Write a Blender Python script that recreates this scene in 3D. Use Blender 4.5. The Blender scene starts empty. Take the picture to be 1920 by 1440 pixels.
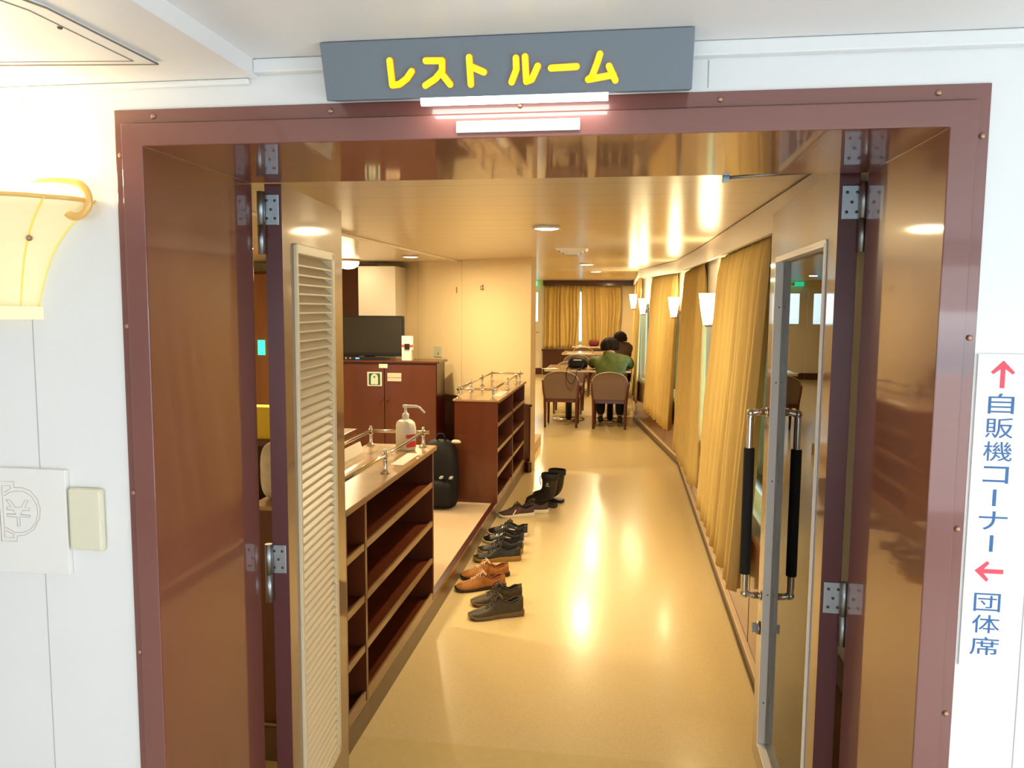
import bpy, bmesh, math, random
from mathutils import Vector, Matrix
random.seed(7)
C = bpy.context.scene
PI = math.pi

# ------------------------------------------------------------------ camera, world, lights, exposure
cd = bpy.data.cameras.new('camera'); cam = bpy.data.objects.new('camera', cd)
C.collection.objects.link(cam); C.camera = cam
cd.sensor_fit = 'HORIZONTAL'; cd.sensor_width = 36.0; cd.lens = 36.0 * 1465.0 / 1920.0
cd.clip_start = 0.02; cd.clip_end = 200
def camera_pose(pitch, roll, yaw, loc):
    p, r, w = [math.radians(a) for a in (pitch, roll, yaw)]
    f = Vector((-math.sin(w)*math.cos(p), math.cos(w)*math.cos(p), -math.sin(p)))
    x = Vector((math.cos(w), math.sin(w), 0)); u = x.cross(f)
    x2 = math.cos(r)*x + math.sin(r)*u; u2 = -math.sin(r)*x + math.cos(r)*u
    m = Matrix((x2, u2, -f)).transposed().to_4x4(); m.translation = loc
    cam.matrix_world = m
camera_pose(5.517, 0.412, 8.177, Vector((0, -1.4, 1.55)))

C.view_settings.view_transform = 'Standard'; C.view_settings.look = 'None'
C.view_settings.gamma = 1.0; C.view_settings.use_curve_mapping = False
C.view_settings.exposure = 0.12
C.cycles.use_denoising = True
C.cycles.max_bounces = 8; C.cycles.diffuse_bounces = 4; C.cycles.glossy_bounces = 4
C.cycles.transmission_bounces = 6; C.cycles.transparent_max_bounces = 8
C.cycles.sample_clamp_indirect = 6.0; C.cycles.caustics_reflective = False; C.cycles.caustics_refractive = False

wd = bpy.data.worlds.new('daylight'); C.world = wd; wd.use_nodes = True
wn = wd.node_tree.nodes; wl = wd.node_tree.links
for n in list(wn): wn.remove(n)
wo = wn.new('ShaderNodeOutputWorld'); wb = wn.new('ShaderNodeBackground'); wr = wn.new('ShaderNodeValToRGB')
ws = wn.new('ShaderNodeSeparateXYZ'); wt = wn.new('ShaderNodeTexCoord'); wm = wn.new('ShaderNodeMapRange')
wm.inputs['From Min'].default_value = -0.3; wm.inputs['From Max'].default_value = 0.3
wl.new(wt.outputs['Generated'], ws.inputs[0]); wl.new(ws.outputs['Z'], wm.inputs['Value'])
wl.new(wm.outputs[0], wr.inputs[0]); wl.new(wr.outputs[0], wb.inputs[0]); wl.new(wb.outputs[0], wo.inputs[0])
e = wr.color_ramp.elements
e[0].position = 0.0; e[0].color = (0.03, 0.36, 0.52, 1)
e[1].position = 1.0; e[1].color = (0.75, 0.9, 1.0, 1)
k = wr.color_ramp.elements.new(0.41); k.color = (0.03, 0.36, 0.50, 1)
k = wr.color_ramp.elements.new(0.485); k.color = (0.75, 0.92, 1.0, 1)
wb.inputs['Strength'].default_value = 4.0

WARM = (1.0, 0.78, 0.43); SCONCE = (1.0, 0.78, 0.42); COOL = (0.93, 0.96, 1.0)
def lamp(name, kind, loc, power, color, size=0.1, rot=(0, 0, 0), size_y=None, spread=None):
    d = bpy.data.lights.new(name, kind); d.energy = power; d.color = color
    if kind == 'AREA':
        d.size = size
        d.shape = 'DISK'
        if size_y: d.shape = 'RECTANGLE'; d.size_y = size_y
        if spread: d.spread = spread
    else: d.shadow_soft_size = size
    o = bpy.data.objects.new(name, d); o.location = loc; o.rotation_euler = rot
    C.collection.objects.link(o); return o
# daylight through the lobby windows (right and behind the camera)
lamp('lobby_window_daylight', 'AREA', (2.55, -1.9, 1.15), 50, COOL, 2.6, (0, PI/2+0.3, 0), 1.1)
lamp('lobby_rear_window_daylight', 'AREA', (0.0, -3.85, 1.1), 36, COOL, 5.0, (PI/2+0.2, 0, 0), 1.6)
# fitted ceiling downlights, then added lamps without fittings; far ones brighten the corridor end
DOWNLIGHTS_AND_FILLS = [(-0.411, 2.68), (-0.434, 7.37), (-0.432, 9.97), (-1.94, 5.57), (-2.2, 2.6), (-2.2, 4.2), (-0.43, 13.4), (-1.7, 11.5), (-1.7, 14.6), (-0.4, 15.6)]
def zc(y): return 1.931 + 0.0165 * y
for i, (x, y) in enumerate(DOWNLIGHTS_AND_FILLS):
    lamp('downlight_fill_glow', 'AREA', (x, y, zc(y) - 0.03), 26, WARM, 0.12)

# ------------------------------------------------------------------ materials
def srgb(r, g, b):
    f = lambda c: (c/255/12.92) if c/255 <= 0.04045 else ((c/255+0.055)/1.055)**2.4
    return (f(r), f(g), f(b))
MATS = {}
def mat(name, col, rough=0.5, metal=0.0, coat=0.0, spec=0.5, var=0.0, scale=20.0, bump=0.0, stretch=(1, 1, 1), emit=None, es=0.0, trans=0.0, alpha=1.0, croug=0.05, sheen=0.0, sub=0.0):
    m = bpy.data.materials.new(name); m.use_nodes = True; nt = m.node_tree; N = nt.nodes; L = nt.links
    b = N['Principled BSDF']
    b.inputs['Base Color'].default_value = (*col, 1); b.inputs['Roughness'].default_value = rough
    b.inputs['Metallic'].default_value = metal; b.inputs['Coat Weight'].default_value = coat
    b.inputs['Coat Roughness'].default_value = croug; b.inputs['Coat IOR'].default_value = 1.58 if coat > 0.9 else 1.5
    b.inputs['Specular IOR Level'].default_value = spec
    b.inputs['Transmission Weight'].default_value = trans; b.inputs['Alpha'].default_value = alpha
    b.inputs['Sheen Weight'].default_value = sheen
    if emit: b.inputs['Emission Color'].default_value = (*emit, 1); b.inputs['Emission Strength'].default_value = es
    if var > 0 or bump > 0:
        tc = N.new('ShaderNodeTexCoord'); mp = N.new('ShaderNodeMapping'); nz = N.new('ShaderNodeTexNoise')
        mp.inputs['Scale'].default_value = stretch; nz.inputs['Scale'].default_value = scale; nz.inputs['Detail'].default_value = 4
        L.new(tc.outputs['Object'], mp.inputs[0]); L.new(mp.outputs[0], nz.inputs['Vector'])
        if var > 0:
            cr = N.new('ShaderNodeValToRGB')
            cr.color_ramp.elements[0].position = 0.3; cr.color_ramp.elements[1].position = 0.7
            cr.color_ramp.elements[0].color = (*[c*(1-var) for c in col], 1)
            cr.color_ramp.elements[1].color = (*[min(1, c*(1+var)) for c in col], 1)
            L.new(nz.outputs['Fac'], cr.inputs[0]); L.new(cr.outputs[0], b.inputs['Base Color'])
        if bump > 0:
            bp = N.new('ShaderNodeBump'); bp.inputs['Strength'].default_value = bump; bp.inputs['Distance'].default_value = 0.002
            L.new(nz.outputs['Fac'], bp.inputs['Height']); L.new(bp.outputs[0], b.inputs['Normal'])
    MATS[name] = m; return m
def stripes(m, period, axis, width=0.03, dark=0.6, depth=0.4):
    """thin grooves every `period` metres along an object axis"""
    nt = m.node_tree; N = nt.nodes; L = nt.links; b = N['Principled BSDF']
    tc = N.new('ShaderNodeTexCoord'); sp = N.new('ShaderNodeSeparateXYZ'); dv = N.new('ShaderNodeMath'); fr = N.new('ShaderNodeMath'); lt = N.new('ShaderNodeMath')
    dv.operation = 'DIVIDE'; dv.inputs[1].default_value = period; fr.operation = 'FRACT'; lt.operation = 'LESS_THAN'; lt.inputs[1].default_value = width
    L.new(tc.outputs['Object'], sp.inputs[0]); L.new(sp.outputs[axis], dv.inputs[0]); L.new(dv.outputs[0], fr.inputs[0]); L.new(fr.outputs[0], lt.inputs[0])
    mx = N.new('ShaderNodeMix'); mx.data_type = 'RGBA'
    c = b.inputs['Base Color'].default_value
    mx.inputs['A'].default_value = tuple(c); mx.inputs['B'].default_value = (c[0]*dark, c[1]*dark, c[2]*dark, 1)
    L.new(lt.outputs[0], mx.inputs['Factor']); L.new(mx.outputs['Result'], b.inputs['Base Color'])
    bp = N.new('ShaderNodeBump'); bp.inputs['Strength'].default_value = depth; bp.inputs['Distance'].default_value = 0.003; bp.invert = True
    L.new(lt.outputs[0], bp.inputs['Height']); L.new(bp.outputs[0], b.inputs['Normal'])

M_lobby_wall = mat('lobby_wall_panel', (0.84, 0.83, 0.82), 0.35, var=0.015, scale=2)
M_lobby_ceil = mat('lobby_ceiling_panel', (0.90, 0.88, 0.87), 0.4, var=0.015, scale=2)
M_seam = mat('panel_seam', (0.45, 0.44, 0.42), 0.6)
M_lobby_floor = mat('lobby_vinyl', (0.72, 0.68, 0.60), 0.3, var=0.1, scale=80)
M_frame = mat('maroon_steel', (0.195, 0.058, 0.042), 0.35, spec=0.5, coat=1.0, croug=0.045, var=0.05, scale=3)
M_leaf = mat('brown_laminate_door', (0.235, 0.13, 0.065), 0.4, coat=1.0, croug=0.05, spec=0.25, var=0.05, scale=3, stretch=(1, 1, 0.2))
M_edge = mat('maroon_door_edge', (0.10, 0.022, 0.022), 0.35, coat=0.1)
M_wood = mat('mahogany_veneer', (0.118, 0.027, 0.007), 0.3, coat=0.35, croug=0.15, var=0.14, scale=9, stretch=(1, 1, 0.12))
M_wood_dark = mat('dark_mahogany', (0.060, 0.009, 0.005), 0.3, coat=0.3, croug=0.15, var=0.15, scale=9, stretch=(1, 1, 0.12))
M_top = mat('tan_laminate_top', (0.42, 0.26, 0.13), 0.22, coat=0.5, croug=0.1, var=0.06, scale=14)
M_shelf = mat('shelf_lip_laminate', (0.27, 0.145, 0.06), 0.3, coat=0.3, var=0.06, scale=14)
M_cream = mat('cream_wall', (0.82, 0.67, 0.41), 0.4, var=0.015, scale=1.5)
M_white_in = mat('white_wall_inside', (0.82, 0.76, 0.66), 0.4, var=0.015, scale=2)
M_pelmet = mat('white_pelmet', (0.80, 0.76, 0.74), 0.3)
M_ceil = mat('ceiling_strip', (0.78, 0.68, 0.52), 0.24, spec=0.55); stripes(M_ceil, 0.29, 'Y', 0.02, 0.72, 0.35)
M_floor = mat('cream_vinyl_floor', (0.76, 0.61, 0.32), 0.26, coat=0.35, croug=0.15, var=0.06, scale=170, bump=0.04)
M_floor2 = mat('yellow_threshold_vinyl', (0.72, 0.58, 0.27), 0.22, coat=0.3, croug=0.15, var=0.03, scale=30)
M_carpet = mat('beige_carpet', (0.58, 0.45, 0.30), 0.9, var=0.12, scale=300, bump=0.3)
M_wains = mat('wainscot_veneer', (0.25, 0.10, 0.035), 0.25, coat=0.4, croug=0.12, var=0.12, scale=8, stretch=(1, 1, 0.15))
M_base = mat('brown_baseboard', (0.15, 0.09, 0.042), 0.35, var=0.1, scale=20)
M_capstrip = mat('pale_cap_strip', (0.75, 0.60, 0.42), 0.3)
def cloth(name, col, tr=0.35):
    m = mat(name, col, 0.9, spec=0.2, var=0.06, scale=200, bump=0.1); nt = m.node_tree; N = nt.nodes; L = nt.links
    t = N.new('ShaderNodeBsdfTranslucent'); t.inputs[0].default_value = (*col, 1)
    mx = N.new('ShaderNodeMixShader'); mx.inputs[0].default_value = tr
    L.new(N['Principled BSDF'].outputs[0], mx.inputs[1]); L.new(t.outputs[0], mx.inputs[2]); L.new(mx.outputs[0], N['Material Output'].inputs[0]); return m
M_curtain = cloth('gold_curtain', (0.68, 0.50, 0.19), 0.08)
for nd in M_curtain.node_tree.nodes:
    if nd.type == 'MAPPING': nd.inputs['Scale'].default_value = (1, 1, 0.03)
    if nd.type == 'TEX_NOISE': nd.inputs['Scale'].default_value = 60
    if nd.type == 'BUMP': nd.inputs['Strength'].default_value = 0.5; nd.inputs['Distance'].default_value = 0.006
M_chrome = mat('chrome', (0.75, 0.72, 0.68), 0.12, 1.0)
M_steel = mat('brushed_steel', (0.36, 0.38, 0.40), 0.38, 1.0, var=0.05, scale=60)
M_alu = mat('white_aluminium', (0.90, 0.88, 0.84), 0.3)
M_louver = mat('cream_louver', (0.80, 0.69, 0.46), 0.4)
M_black_foam = mat('black_grip_foam', (0.012, 0.012, 0.012), 0.75, bump=0.1, scale=300)
M_screw = mat('screw_head', (0.12, 0.10, 0.09), 0.4, 0.8)
M_brass = mat('brassy_bolt', (0.45, 0.25, 0.17), 0.3, 0.7)
M_sign = mat('grey_sign_box', srgb(112, 120, 130), 0.4, var=0.02, scale=5)
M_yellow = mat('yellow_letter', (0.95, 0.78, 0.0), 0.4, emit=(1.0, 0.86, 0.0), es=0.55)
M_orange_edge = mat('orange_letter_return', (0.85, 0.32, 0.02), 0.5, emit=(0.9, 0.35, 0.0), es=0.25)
M_tube = mat('sign_lamp_tube', (1, 1, 1), 0.4, emit=(1.0, 0.98, 0.92), es=9.0)
M_white = mat('white_plastic', (0.82, 0.81, 0.78), 0.4)
M_ivory = mat('ivory_plastic', (0.78, 0.74, 0.56), 0.4)
M_plate = mat('off_white_plate', (0.86, 0.84, 0.80), 0.35)
M_line = mat('engraved_line', (0.55, 0.42, 0.38), 0.6)
M_blue = mat('blue_lettering', srgb(40, 100, 160), 0.5)
M_red = mat('red_arrow', srgb(232, 72, 92), 0.5)
M_grey_text = mat('faded_grey_print', (0.45, 0.46, 0.48), 0.6)
M_glow = mat('sconce_glass', (0.90, 0.78, 0.48), 0.35, emit=(1.0, 0.72, 0.28), es=0.28)
M_glow_in = mat('frosted_cone_glass', (0.95, 0.9, 0.75), 0.4, emit=(1.0, 0.86, 0.58), es=2.6)
M_down = mat('downlight_lens', (1, 1, 1), 0.4, emit=(1.0, 0.88, 0.62), es=6.0)
M_riby = mat('yellow_glass_rib', (0.80, 0.66, 0.16), 0.35, emit=(1.0, 0.8, 0.1), es=0.25)
M_amber = mat('amber_glass_rim', (0.72, 0.42, 0.12), 0.2, coat=0.5, emit=(0.9, 0.5, 0.1), es=0.15)
M_tv = mat('tv_screen', (0.018, 0.015, 0.008), 0.38, spec=0.7)
M_black = mat('black_plastic', (0.012, 0.011, 0.011), 0.35)
M_bag = mat('black_nylon', (0.005, 0.005, 0.006), 0.6, spec=0.3, bump=0.15, scale=200)
M_green = mat('green_sign', (0.02, 0.14, 0.07), 0.4)
M_greenlit = mat('lit_green_sign', (0.0, 0.5, 0.25), 0.4, emit=(0.05, 0.85, 0.45), es=1.8)
M_pale = mat('pale_print', (0.80, 0.82, 0.74), 0.5)
M_pink = mat('pinkish_paper', (0.85, 0.66, 0.52), 0.6)
M_paper = mat('white_paper', (0.85, 0.82, 0.76), 0.7)
M_redlabel = mat('red_label', (0.75, 0.08, 0.06), 0.5)
M_bottle = mat('cream_bottle_plastic', (0.84, 0.80, 0.62), 0.35)
M_outlet = mat('greenish_outlet', (0.55, 0.58, 0.42), 0.4)
M_yellowbox = mat('yellow_card', (0.85, 0.60, 0.02), 0.5)
M_linen = mat('white_linen', (0.72, 0.66, 0.52), 0.9, var=0.1, scale=25, bump=0.3)
M_uph = mat('mauve_grey_upholstery', (0.17, 0.115, 0.095), 0.75, var=0.1, scale=150, bump=0.1)
M_piping_highlight = mat('chair_piping_highlight', (0.5, 0.42, 0.34), 0.5)  # pale tone puts the highlight on the chair backs into colour
M_chairwood = mat('chair_mahogany', (0.09, 0.016, 0.012), 0.3, coat=0.4, var=0.12, scale=15)
M_tabletop = mat('table_laminate', (0.28, 0.17, 0.12), 0.22, coat=0.4, var=0.06, scale=12)
M_skin = mat('skin', (0.62, 0.38, 0.26), 0.5)
M_hair = mat('dark_hair', (0.014, 0.008, 0.005), 0.8, spec=0.2, bump=0.6, scale=90, stretch=(1, 1, 0.2))
M_greenjacket = mat('olive_green_jacket', (0.070, 0.100, 0.012), 0.7, var=0.25, scale=14, bump=0.5)
M_brownjacket = mat('dark_brown_jacket', (0.050, 0.022, 0.016), 0.6, var=0.25, scale=14, bump=0.5)
M_trousers = mat('black_trousers', (0.012, 0.011, 0.013), 0.8)
M_capcol = mat('dark_cap', (0.03, 0.012, 0.012), 0.8)
M_redcloth = mat('red_cloth', (0.16, 0.012, 0.012), 0.7)
M_hatch = mat('hatch_line', (0.28, 0.22, 0.16), 0.6)
gl = bpy.data.materials.new('clear_glass'); gl.use_nodes = True
N = gl.node_tree.nodes; L = gl.node_tree.links; N.remove(N['Principled BSDF'])
tr = N.new('ShaderNodeBsdfTransparent'); gs = N.new('ShaderNodeBsdfGlossy'); gs.inputs['Roughness'].default_value = 0.0
fz = N.new('ShaderNodeFresnel'); fz.inputs[0].default_value = 1.55; mx = N.new('ShaderNodeMixShader')
L.new(fz.outputs[0], mx.inputs[0]); L.new(tr.outputs[0], mx.inputs[1]); L.new(gs.outputs[0], mx.inputs[2]); L.new(mx.outputs[0], N['Material Output'].inputs[0])
tr.inputs[0].default_value = (0.95, 0.97, 0.95, 1)
M_glass = gl
M_winglass = gl.copy(); M_winglass.name = 'window_glass'
for nd in M_winglass.node_tree.nodes:
    if nd.type == 'FRESNEL': nd.inputs[0].default_value = 1.12

# ------------------------------------------------------------------ mesh helpers
class MB:
    def __init__(s): s.v = []; s.f = []; s.mi = []; s.sm = []
    def add(s, vs, fs, mi=0, smooth=False):
        o = len(s.v); s.v += [Vector(p) for p in vs]
        for f in fs: s.f.append([i+o for i in f]); s.mi.append(mi); s.sm.append(smooth)
    def box(s, x0, y0, z0, x1, y1, z1, mi=0, M=None):
        if x0 > x1: x0, x1 = x1, x0
        if y0 > y1: y0, y1 = y1, y0
        if z0 > z1: z0, z1 = z1, z0
        v = [(x0,y0,z0),(x1,y0,z0),(x1,y1,z0),(x0,y1,z0),(x0,y0,z1),(x1,y0,z1),(x1,y1,z1),(x0,y1,z1)]
        if M: v = [M @ Vector(p) for p in v]
        s.add(v, [(0,3,2,1),(4,5,6,7),(0,1,5,4),(1,2,6,5),(2,3,7,6),(3,0,4,7)], mi); return s
    def cyl(s, p0, p1, r0, r1=None, n=16, mi=0, smooth=True):
        r1 = r0 if r1 is None else r1; p0 = Vector(p0); p1 = Vector(p1)
        return s.tube([p0, p1], [r0, r1], n, mi, smooth)
    def tube(s, pts, r, n=10, mi=0, smooth=True, flat=None, closed=False):
        pts = [Vector(p) for p in pts]; rings = []; k = len(pts)
        rr = r if isinstance(r, (list, tuple)) else [r]*k
        a = None
        for i, p in enumerate(pts):
            t = (pts[(i+1) % k] - pts[i-1]) if closed else (pts[min(i+1, k-1)] - pts[max(i-1, 0)])
            t.normalize()
            if a is None: a = Vector((0, 0, 1)) if abs(t.z) < 0.9 else Vector((1, 0, 0))
            a = a - t*a.dot(t)
            if a.length < 1e-4: a = Vector((1, 0, 0)) - t*t.x
            a.normalize(); b = t.cross(a)
            fa, fb = flat if flat else (1, 1)
            rings.append([p + rr[i]*(fa*math.cos(2*PI*j/n)*a + fb*math.sin(2*PI*j/n)*b) for j in range(n)])
        return s.loft(rings, mi, smooth, cap=not closed, closed=closed)
    def loft(s, rings, mi=0, smooth=True, cap=True, closed=False, wrap=True):
        n = len(rings[0]); v = [p for r in rings for p in r]; f = []; k = len(rings)
        for i in range(k if closed else k-1):
            for j in range(n if wrap else n-1):
                i2 = (i+1) % k
                f.append((i*n+j, i*n+(j+1) % n, i2*n+(j+1) % n, i2*n+j))
        s.add(v, f, mi, smooth)
        if cap and wrap:
            o = len(s.v) - len(v)
            s.f.append([o+j for j in reversed(range(n))]); s.mi.append(mi); s.sm.append(False)
            s.f.append([o+(k-1)*n+j for j in range(n)]); s.mi.append(mi); s.sm.append(False)
        return s
    def lathe(s, prof, c=(0, 0, 0), n=24, mi=0, smooth=True, axis='Z', sx=1.0, sy=1.0):
        c = Vector(c); rings = []
        for r, z in prof:
            ring = []
            for j in range(n):
                a = 2*PI*j/n; p = Vector((r*math.cos(a)*sx, r*math.sin(a)*sy, z))
                if axis == 'Y': p = Vector((p.x, p.z, p.y))
                if axis == 'X': p = Vector((p.z, p.x, p.y))
                ring.append(c + p)
            rings.append(ring)
        return s.loft(rings, mi, smooth)
    def prism(s, poly, ext, mi=0, smooth=False):
        poly = [Vector(p) for p in poly]; ext = Vector(ext); n = len(poly)
        v = poly + [p+ext for p in poly]
        f = [list(reversed(range(n))), list(range(n, 2*n))] + [(i, (i+1) % n, n+(i+1) % n, n+i) for i in range(n)]
        s.add(v, f, mi, smooth); return s
    def ball(s, c, r, n=14, mi=0, sc=(1, 1, 1), M=None):
        c = Vector(c); rings = []
        for i in range(1, n//2):
            th = PI*i/(n//2)
            ring = [Vector((sc[0]*r*math.sin(th)*math.cos(2*PI*j/n), sc[1]*r*math.sin(th)*math.sin(2*PI*j/n), sc[2]*r*math.cos(th))) for j in range(n)]
            if M: ring = [M @ p for p in ring]
            rings.append([c+p for p in ring])
        return s.loft(rings, mi, True)
    def grid(s, fn, nu, nv, mi=0, smooth=True, wrapu=False):
        v = [fn(i/(nu if wrapu else nu-1), j/(nv-1)) for i in range(nu) for j in range(nv)]
        f = [(i*nv+j, ((i+1) % nu)*nv+j, ((i+1) % nu)*nv+j+1, i*nv+j+1) for i in range(nu if wrapu else nu-1) for j in range(nv-1)]
        s.add(v, f, mi, smooth); return s
    def build(s, name, mats, parent=None, raw=False, bevel=0.0, sub=0, solid=0.0, at=None):
        if not isinstance(mats, (list, tuple)): mats = [mats]
        if raw: off = Vector((0, 0, 0)); loc = Vector((0, 0, 0))
        elif parent:
            off = Vector((0, 0, 0)); p = parent
            while p: off += p.location; p = p.parent
            loc = Vector((0, 0, 0))
        else:
            if at: off = Vector(at)
            else:
                xs = [p.x for p in s.v]; ys = [p.y for p in s.v]; zs = [p.z for p in s.v]
                off = Vector(((min(xs)+max(xs))/2, (min(ys)+max(ys))/2, min(zs)))
            loc = off
        me = bpy.data.meshes.new(name)
        me.from_pydata([tuple(p-off) for p in s.v], [], s.f)
        me.polygons.foreach_set('material_index', s.mi); me.polygons.foreach_set('use_smooth', s.sm)
        for m in mats: me.materials.append(m)
        bm = bmesh.new(); bm.from_mesh(me); bmesh.ops.recalc_face_normals(bm, faces=bm.faces); bm.to_mesh(me); bm.free()
        o = bpy.data.objects.new(name, me); C.collection.objects.link(o); o.location = loc
        if parent: o.parent = parent
        if bevel:
            b = o.modifiers.new('bevel', 'BEVEL'); b.width = bevel; b.segments = 2; b.limit_method = 'ANGLE'; b.angle_limit = math.radians(40)
        if solid:
            b = o.modifiers.new('solid', 'SOLIDIFY'); b.thickness = solid; b.offset = 0
        if sub:
            b = o.modifiers.new('sub', 'SUBSURF'); b.levels = sub; b.render_levels = sub
        return o
def tag(o, label=None, cat=None, group=None, kind=None):
    if label: o['label'] = label
    if cat: o['category'] = cat
    if group: o['group'] = group
    if kind: o['kind'] = kind
    return o
def root(name, loc, label, cat, group=None, rz=0.0, kind=None):
    o = bpy.data.objects.new(name, None); o.empty_display_size = 0.05; C.collection.objects.link(o)
    o.location = loc; o.rotation_euler = (0, 0, rz); return tag(o, label, cat, group, kind)
def dup(o, loc, rz=None, label=None):
    c = o.copy(); C.collection.objects.link(c); c.location = loc
    if rz is not None: c.rotation_euler = (0, 0, rz)
    if label: c['label'] = label
    for ch in o.children:
        d = ch.copy(); C.collection.objects.link(d); d.parent = c
        for g in ch.children:
            h = g.copy(); C.collection.objects.link(h); h.parent = d
    return c
def struct(mb, name, m, label, cat, parent=None, **k):
    return tag(mb.build(name, m, parent, **k), label, cat, kind='structure')
def smooth_path(pts, n=8):
    """Catmull-Rom through pts"""
    P = [Vector(p) for p in pts]; out = []
    for i in range(len(P)-1):
        a = P[max(i-1, 0)]; b = P[i]; c = P[i+1]; d = P[min(i+2, len(P)-1)]
        for j in range(n):
            t = j/n
            out.append(0.5*((2*b)+(-a+c)*t+(2*a-5*b+4*c-d)*t*t+(-a+3*b-3*c+d)*t**3))
    out.append(P[-1]); return out
def text_mesh(parent, name, chars, m):
    """chars: (char, x0, x1, z0, z1, y) placed on an xz plane facing -y; each character a part of its sign"""
    for ch, x0, x1, z0, z1, y in chars:
        mb = MB()
        cu = bpy.data.curves.new('glyph', 'FONT'); cu.body = ch; cu.size = 1.0; cu.offset = 0.0
        ob = bpy.data.objects.new('glyph', cu); C.collection.objects.link(ob)
        dg = bpy.context.evaluated_depsgraph_get()
        me = bpy.data.meshes.new_from_object(ob.evaluated_get(dg))
        vs = [v.co.copy() for v in me.vertices]; fs = [list(p.vertices) for p in me.polygons]
        bpy.data.objects.remove(ob); bpy.data.curves.remove(cu); bpy.data.meshes.remove(me)
        if not vs: continue
        ax0 = min(v.x for v in vs); ax1 = max(v.x for v in vs); ay0 = min(v.y for v in vs); ay1 = max(v.y for v in vs)
        sx = (x1-x0)/max(ax1-ax0, 1e-6); sz = (z1-z0)/max(ay1-ay0, 1e-6)
        mb.add([(x0+(v.x-ax0)*sx, y, z0+(v.y-ay0)*sz) for v in vs], fs)
        mb.build(name, m, parent)

# ------------------------------------------------------------------ the setting: lobby
FX0, FX1, FZ = -0.902, 0.514, 1.848       # clear opening of the doorway
mb = MB()
mb.box(-4, 0, 0, FX0-0.02, 0.42, 2.4).box(FX1+0.02, 0, 0, 2.6, 0.42, 2.4).box(FX0-0.02, 0, FZ+0.02, FX1+0.02, 0.42, 2.4)
for x, z0, z1 in ((-1.161, 0, 1.966), (0.131, 1.925, 1.97), (0.682, 0, 1.966)):
    mb.box(x-0.0008, -0.0006, z0, x+0.0008, 0.001, z1, 1)
struct(mb, 'wall_front', [M_lobby_wall, M_seam], 'off-white panelled lobby wall around the maroon doorway', 'wall')
mb = MB().box(-4, -4, -0.08, 2.6, 0.0, 0)
struct(mb, 'floor', M_lobby_floor, 'lobby floor in front of the doorway', 'floor')
mb = MB().box(-4, -4.1, 0, 2.6, -4.0, 1.15).box(-4, -4.1, 1.55, 2.6, -4.0, 2.4).box(-4, -4.1, 1.15, -1.5, -4, 1.55)
struct(mb, 'wall_rear', M_lobby_wall, 'lobby wall behind the viewer', 'wall')
mb = MB().box(-4.1, -4, 0, -4, 0, 2.4)
struct(mb, 'wall_left', M_lobby_wall, 'white side wall of the lobby', 'wall')
mb = MB().box(2.6, -4, 0, 2.7, 0, 1.15).box(2.6, -4, 1.55, 2.7, 0, 2.4)
struct(mb, 'wall_right', M_lobby_wall, 'lobby side wall with the window band', 'wall')
# ceiling: lower panel at the left, higher one at the right, step between
mb = MB().box(-4, -4, 1.966, -0.677, 0, 2.05)
hp = [(-1.078, -0.144), (-0.809, -0.121), (-0.816, -0.386), (-0.92, -0.62), (-1.5, -0.62), (-1.5, -0.17)]
def hatch_ring(mb, pts, z, w, mi):
    for i in range(len(pts)):
        a = Vector((*pts[i], z)); b = Vector((*pts[(i+1) % len(pts)], z)); mb.cyl(a, b, w, n=6, mi=mi)
struct(mb, 'ceiling', M_lobby_ceil, 'lower cream lobby ceiling panel at the left', 'ceiling')
mb = MB().box(-0.677, -4, 1.997, 2.6, 0, 2.05)
struct(mb, 'ceiling', M_lobby_ceil, 'higher white lobby ceiling panel above the sign', 'ceiling')
mb = MB().box(-0.677, -0.02, 1.972, 2.6, -0.0005, 1.9965).box(-4, -0.012, 1.955, -0.69, -0.0005, 1.9655)
struct(mb, 'trim_1', M_lobby_wall, 'white cornice strip where lobby wall meets ceiling', 'trim', bevel=0.003)
h = root('ceiling_hatch', (-1.1, -0.35, 1.966), 'cream inspection hatch in the lobby ceiling, corners cut off', 'hatch')
poly = [(-0.80, -0.118), (-0.806, -0.372), (-0.86, -0.55), (-1.42, -0.55), (-1.48, -0.42), (-1.48, -0.20), (-1.40, -0.158), (-1.09, -0.146)]
mb = MB().prism([(x, y, 1.966) for x, y in poly], (0, 0, -0.004)); mb.build('panel', M_lobby_ceil, h, bevel=0.001)
mb = MB()
c0 = Vector((-1.12, -0.33))
for sc, w in ((1.0, 0.0016), (0.90, 0.0010)):
    pp = [c0 + (Vector(p)-c0)*sc for p in poly]
    pts = [(p.x, p.y, 1.9618) for p in pp]
    mb.tube(pts, w, 6, closed=True)
mb.build('seam_line', M_hatch, h)
mb = MB().ball((-0.842, -0.30, 1.962), 0.004, 8); mb.build('latch', M_screw, h)

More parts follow.
